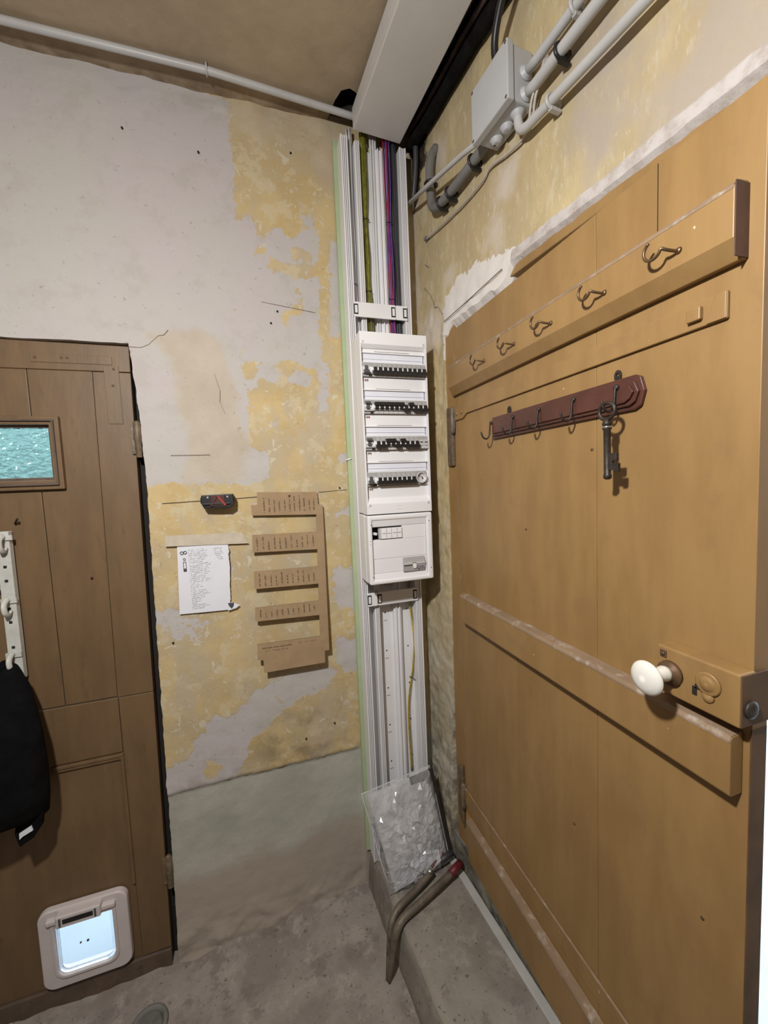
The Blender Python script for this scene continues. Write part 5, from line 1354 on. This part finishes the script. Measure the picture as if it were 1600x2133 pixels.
def scribble(b, x0, z0, dx, dz, L, h, yfun, lw, step=0.0024, gap=0.12):
    # running handwriting: small slanted strokes along a line
    t = 0.0
    while t < L:
        if rnd.random() < gap:
            t += step * 1.6
            continue
        a = h * (0.35 + 0.65 * rnd.random()); o = (rnd.random() - 0.5) * h * 0.25
        sl = step * (0.5 + 0.8 * rnd.random())
        p0 = (x0 + dx * t - dz * (o - a / 2), z0 + dz * t + dx * (o - a / 2))
        p1 = (x0 + dx * (t + sl) - dz * (o + a / 2), z0 + dz * (t + sl) + dx * (o + a / 2))
        p2 = (x0 + dx * (t + step) - dz * (o - a / 3), z0 + dz * (t + step) + dx * (o - a / 3))
        for q0, q1 in ((p0, p1), (p1, p2)):
            ex, ez = q1[0] - q0[0], q1[1] - q0[1]
            LL = math.hypot(ex, ez) + 1e-9
            nx, nz = -ez / LL * lw / 2, ex / LL * lw / 2
            y0, y1_ = yfun(q0[1]), yfun(q1[1])
            b.add([(q0[0] - nx, y0, q0[1] - nz), (q1[0] - nx, y1_, q1[1] - nz), (q1[0] + nx, y1_, q1[1] + nz), (q0[0] + nx, y0, q0[1] + nz)], [(0, 1, 2, 3)])
        t += step
cyf = lambda z: card_y(z) - 0.0006
bars = [(0.005, 0.212, 1.650, 1.722), (-0.030, 0.200, 1.508, 1.563), (-0.030, 0.196, 1.370, 1.424), (-0.035, 0.190, 1.250, 1.285)]
for k, (xa, xb, za, zb_) in enumerate(bars):
    b = MB()
    for q in range(11):
        x = xa + (xb - xa) * (q + 0.5) / 11 + 0.002 * (rnd.random() - 0.5)
        L = (zb_ - za) * (0.55 + 0.42 * rnd.random())
        scribble(b, x, za + 0.002, 0.0, 1.0, L, 0.0070, cyf, 0.0008)
    b.build('handwriting', M['pencil'], ct, recalc=False)['kind'] = 'stuff'
b = MB()
scribble(b, -0.028, 1.136, 1.0, -0.02, 0.11, 0.007, cyf, 0.0008); scribble(b, -0.02, 1.124, 1.0, -0.02, 0.09, 0.006, cyf, 0.0007, gap=0.4); scribble(b, 0.11, 1.138, 1.0, -0.02, 0.07, 0.005, cyf, 0.0006, gap=0.4)
b.build('handwriting', M['pencil'], ct, recalc=False)['kind'] = 'stuff'

PAPER = [(-0.297, 1.55), (-0.125, 1.545), (-0.121, 1.515), (-0.124, 1.506), (-0.123, 1.458), (-0.128, 1.391), (-0.129, 1.337), (-0.132, 1.322), (-0.137, 1.29), (-0.306, 1.299)]
pt = tag(thing('note_sheet', (-0.21, 1.575, 1.29)), 'white sheet of printed and handwritten notes with a singed right edge', 'paper')
def paper_y(x, z):
    return 1.5795 - 0.004 * max(0.0, (1.50 - z) / 0.2) - 0.003 * math.sin((x + 0.3) * 14)
b = MB()
def paperf(s, t):
    z = 1.55 - t * 0.256
    zs = [1.29, 1.322, 1.337, 1.391, 1.458, 1.506, 1.515, 1.545]
    xr = np.interp(z, zs, [-0.137, -0.132, -0.129, -0.128, -0.123, -0.125, -0.121, -0.125]) + 0.002 * fbm(0, z, 0, 60)
    xl = np.interp(z, [1.294, 1.55], [-0.306, -0.297])
    x = xl + (xr - xl) * s
    zz = z - 0.006 * s * (1 - t) + (0.005 * (1 - s) if t > 0.98 else 0)
    return (x, paper_y(x, zz), zz)
b.grid(paperf, 16, 30)
b.build('sheet', M['paper'], pt, recalc=False)
b = MB().tube([(float(np.interp(z, [1.29, 1.337, 1.391, 1.458, 1.506, 1.515, 1.545], [-0.137, -0.1295, -0.1275, -0.1225, -0.1245, -0.1215, -0.1245])) + 0.001 * math.sin(z * 300), 1.577, z) for z in [1.325 + 0.01 * k for k in range(21)]], 0.0012, 6)
b.build('singed_edge', M['rack_red'], pt)
b = MB().prism([(-0.140, 1.322), (-0.124, 1.322), (-0.098, 1.308), (-0.110, 1.298), (-0.140, 1.291)], 1.570, 1.5708)
b.build('curled_corner', M['paper'], pt)
MB().prism([(-0.139, 1.321), (-0.118, 1.320), (-0.119, 1.309), (-0.127, 1.298), (-0.135, 1.308)], 1.5685, 1.5693).build('scorch_mark', M['ink'], pt)
pyf = lambda z: 1.5795 - 0.004 * max(0.0, (1.50 - z) / 0.2) - 0.0042
b = MB()
z = 1.532
for k in range(34):
    x0 = -0.262 + 0.002 * (rnd.random() - 0.5)
    L = (0.045 + 0.03 * rnd.random()) if k < 19 else (0.02 + 0.045 * rnd.random())
    scribble(b, x0, z, 1.0, 0.03, L, 0.0032, pyf, 0.00042, step=0.0019, gap=0.25)
    z -= 0.0066
z = 1.531
for k in range(7):
    scribble(b, -0.176 + 0.001 * k, z, 1.0, 0.03, 0.022 + 0.008 * rnd.random(), 0.0034, pyf, 0.00042, step=0.0019, gap=0.2)
    z -= 0.0068
b.build('handwriting', M['ink_soft'], pt, recalc=False)['kind'] = 'stuff'
for x, z, r in ((-0.283, 1.524, 0.006), (-0.272, 1.525, 0.006), (-0.276, 1.500, 0.0045)):
    MB().ring([(x + r * math.cos(2 * math.pi * k / 16), z + r * math.sin(2 * math.pi * k / 16)) for k in range(16)], [(x + 0.72 * r * math.cos(2 * math.pi * k / 16), z + 0.72 * r * math.sin(2 * math.pi * k / 16)) for k in range(16)], 1.5742, 1.5750).build('symbol', M['ink'], pt)
MB().ring([(-0.281, 1.456), (-0.271, 1.456), (-0.271, 1.491), (-0.281, 1.491)], [(-0.280, 1.466), (-0.272, 1.466), (-0.272, 1.490), (-0.280, 1.490)], 1.5735, 1.5745).build('symbol', M['ink'], pt)
o = MB().prism([(-0.332, 1.591), (-0.073, 1.583), (-0.052, 1.540), (-0.334, 1.552)], 1.5735, 1.5742).build('masking_tape', M['tape'])
tag(o, 'strip of beige masking tape holding up the note sheet', 'tape')

lz = tag(thing('laser_level', (-0.145, 1.555, 1.68)), 'small black and red laser level mounted above the note sheet', 'laser level')
b = MB().prism([(-0.200, 1.730), (-0.092, 1.731), (-0.091, 1.690), (-0.109, 1.679), (-0.193, 1.684), (-0.200, 1.697)], 1.536, 1.578)
body = b.build('body', M['black'], lz, bevel=0.003)
MB().box(-0.197, -0.104, 1.531, 1.537, 1.694, 1.700).build('ridge', M['black'], lz, bevel=0.001)
for c, a, m in ((-0.132, -0.62, 'red'), (-0.158, 0.55, 'rack_red')):
    X = Matrix.Translation((c, 0, 1.708)) @ Matrix.Rotation(a, 4, 'Y')
    MB().box(-0.0028, 0.0028, 1.5305, 1.537, -0.022, 0.022, X=X).build('red_bar', M[m], lz)
MB().box(-0.166, -0.122, 1.533, 1.5365, 1.690, 1.727).build('window', M['rack_red'], lz)
for x in (-0.178, -0.112):
    MB().lathe([(0.004, 0), (0.003, 0.002)], (x, 1.536, 1.721), (0, -1, 0), 12).build('screw', M['pvc_grey'], lz)
for x0, x1 in ((-0.204, -0.196), (-0.098, -0.088)):
    MB().box(x0, x1, 1.545, 1.575, 1.700, 1.722).build('end_cap', M['black'], lz, bevel=0.002)

# ================================================================== PLASTIC BAG AND TOOL ON THE STEP
pb = tag(thing('plastic_bag', (0.50, 1.42, 0.157)), 'crinkled clear plastic bag of white parts leaning on the trunking', 'plastic bag')
TL, TR, BR, BL = Vector((0.315, 1.470, 0.508)), Vector((0.612, 1.472, 0.548)), Vector((0.662, 1.402, 0.168)), Vector((0.386, 1.364, 0.160))
nB = Vector((-0.05, -1.0, 0.22)).normalized()
def pbl(s, t):
    return (BL * (1 - s) + BR * s) * (1 - t) + (TL * (1 - s) + TR * s) * t
def bul(s, t):
    return (max(0.0, 16 * s * (1 - s) * t * (1 - t))) ** 0.45
def crease(x, y, z):
    v = 0.0
    for fr, am in ((11.0, 0.013), (24.0, 0.007), (50.0, 0.003)):
        v += am * (1 - abs(noise.noise(Vector((x * fr, y * fr, z * fr)))) * 2.2)
    return v
def film(s, t):
    p = pbl(s, t)
    return p + nB * (0.006 + 0.048 * bul(s, t) + crease(p.x, 3.0, p.z) * (0.25 + 0.75 * bul(s, t)))
def content(s, t):
    s2, t2 = 0.075 + 0.895 * s, 0.03 + 0.93 * t
    p = pbl(s2, t2)
    return p + nB * (0.002 + 0.026 * bul(s, t) + 0.012 * fbm(p.x, 8, p.z, 9.0) * bul(s, t))
rj = random.Random(11)
def filmj(s, t):
    js = 0.020 if 0.01 < s < 0.99 else 0.0; jt = 0.017 if 0.01 < t < 0.99 else 0.0
    return film(s + js * (rj.random() - 0.5) * 2, t + jt * (rj.random() - 0.5) * 2) + nB * (0.022 * (rj.random() - 0.5) * bul(s, t))
b = MB().grid(filmj, 26, 32, sm=False)
b.build('film', M['film'], pb, recalc=False)
b = MB().grid(content, 40, 44)
b.build('contents', M['foam'], pb, recalc=False)
rim = [pbl(s, 0.0) + nB * 0.006 for s in (0, .25, .5, .75, 1)] + [pbl(1, t) + nB * 0.006 for t in (.25, .5, .75, 1)] + [pbl(s, 1.0) + nB * 0.006 for s in (.75, .5, .25, 0)] + [pbl(0, t) + nB * 0.006 for t in (.75, .5, .25)]
MB().tube(rim, 0.0022, 6, closed=True).build('seam', M['foam'], pb)
wl = MB().prism([(0.402, 0.168), (0.50, 0.185), (0.575, 0.205), (0.605, 0.22), (0.600, 0.262), (0.56, 0.268), (0.47, 0.235), (0.430, 0.195), (0.405, 0.205)], 0, 0.003)
wl.v = [Vector((p.x, 1.352 + p.y + 0.15 * (p.z - 0.16), p.z)) for p in wl.v]
wl.build('white_leaflet', M['paper'], pb)
bk = MB().grid(lambda s, t: (BL + (BR - BL) * (0.7 + 0.37 * s)) * (1 - t) + (TL + (TR - TL) * (0.7 + 0.37 * s)) * t * 0.985 - nB * 0.006 + Vector((0.0, 0.0, 0.006 * math.sin(t * 7))), 12, 12)
bk.build('dark_backing', M['blackfilm'], pb, recalc=False)

tl = tag(thing('long_handled_pliers', (0.50, 1.27, 0.156)), 'worn two-armed steel tool with red ends lying over the edge of the step', 'tool')
def arm(pts, rs, name, fl=1.0):
    MB().tube(smooth_path(pts, 5), list(np.interp(np.linspace(0, 1, (len(pts) - 1) * 5 + 1), np.linspace(0, 1, len(rs)), rs)), 12, flat=fl).build(name, M['tool_metal'], tl)
arm([(0.632, 1.320, 0.200), (0.56, 1.295, 0.196), (0.47, 1.268, 0.186), (0.40, 1.250, 0.176), (0.368, 1.238, 0.150), (0.352, 1.230, 0.100), (0.338, 1.222, 0.045), (0.325, 1.215, 0.004)], [0.0125, 0.0135, 0.0135, 0.0145, 0.014, 0.013, 0.010, 0.005], 'arm')
arm([(0.560, 1.352, 0.200), (0.52, 1.335, 0.194), (0.45, 1.308, 0.184), (0.39, 1.285, 0.176), (0.358, 1.265, 0.150), (0.345, 1.250, 0.10), (0.333, 1.236, 0.045), (0.321, 1.222, 0.004)], [0.0115, 0.0125, 0.0125, 0.013, 0.0125, 0.0115, 0.009, 0.005], 'arm')
MB().tube([(0.622, 1.317, 0.200), (0.648, 1.326, 0.203), (0.682, 1.338, 0.206)], [0.0145, 0.0155, 0.0150], 14).build('red_grip', M['tool_red'], tl)
MB().tube([(0.600, 1.372, 0.205), (0.64, 1.382, 0.208), (0.668, 1.388, 0.210)], [0.011, 0.013, 0.012], 12).build('dark_grip', M['cable_grey'], tl)
for a, c, d in (((0.560, 1.356, 0.214), (0.585, 1.368, 0.224), (0.622, 1.380, 0.232)), ((0.510, 1.372, 0.206), (0.535, 1.388, 0.222), (0.568, 1.400, 0.238))):
    MB().tube(smooth_path([a, c, d], 4), 0.0055, 8, flat=1.6).build('lever', M['tool_pink'], tl)
for p in ((0.548, 1.345, 0.212), (0.503, 1.366, 0.196)):
    MB().lathe([(0.010, 0), (0.010, 0.006), (0.006, 0.010), (0.0, 0.010)], p, (-0.2, -0.6, 0.8), 14).build('pivot', M['steel'], tl)
MB().tube([(0.503, 1.362, 0.198), (0.525, 1.355, 0.204), (0.548, 1.345, 0.210)], 0.006, 8).build('link', M['tool_metal'], tl)

# ================================================================== OUTSIDE
o = MB().box(-14, 14, -14, 14, -0.17, -0.135).build('ground', M['yard'])
struct(o, 'pale yard outside')
def bush(name, cx_, cy_, cz_, rx, ry, rz, label):
    b = MB()
    def f(s, t):
        a = 2 * math.pi * s; e = math.pi * (t - 0.5)
        d = Vector((math.cos(a) * math.cos(e), math.sin(a) * math.cos(e), math.sin(e)))
        k = 1 + 0.22 * fbm(d.x, d.y, d.z, 2.5) + 0.10 * fbm(d.x, d.y, d.z, 9.0)
        return (cx_ + rx * d.x * k, cy_ + ry * d.y * k, cz_ + rz * d.z * k)
    b.grid(f, 64, 40)
    tag(b.build(name, M['leaf']), label, 'shrub')
bush('shrub', -2.75, 5.8, 1.7, 2.1, 1.0, 2.1, 'green shrub seen through the rippled door window')
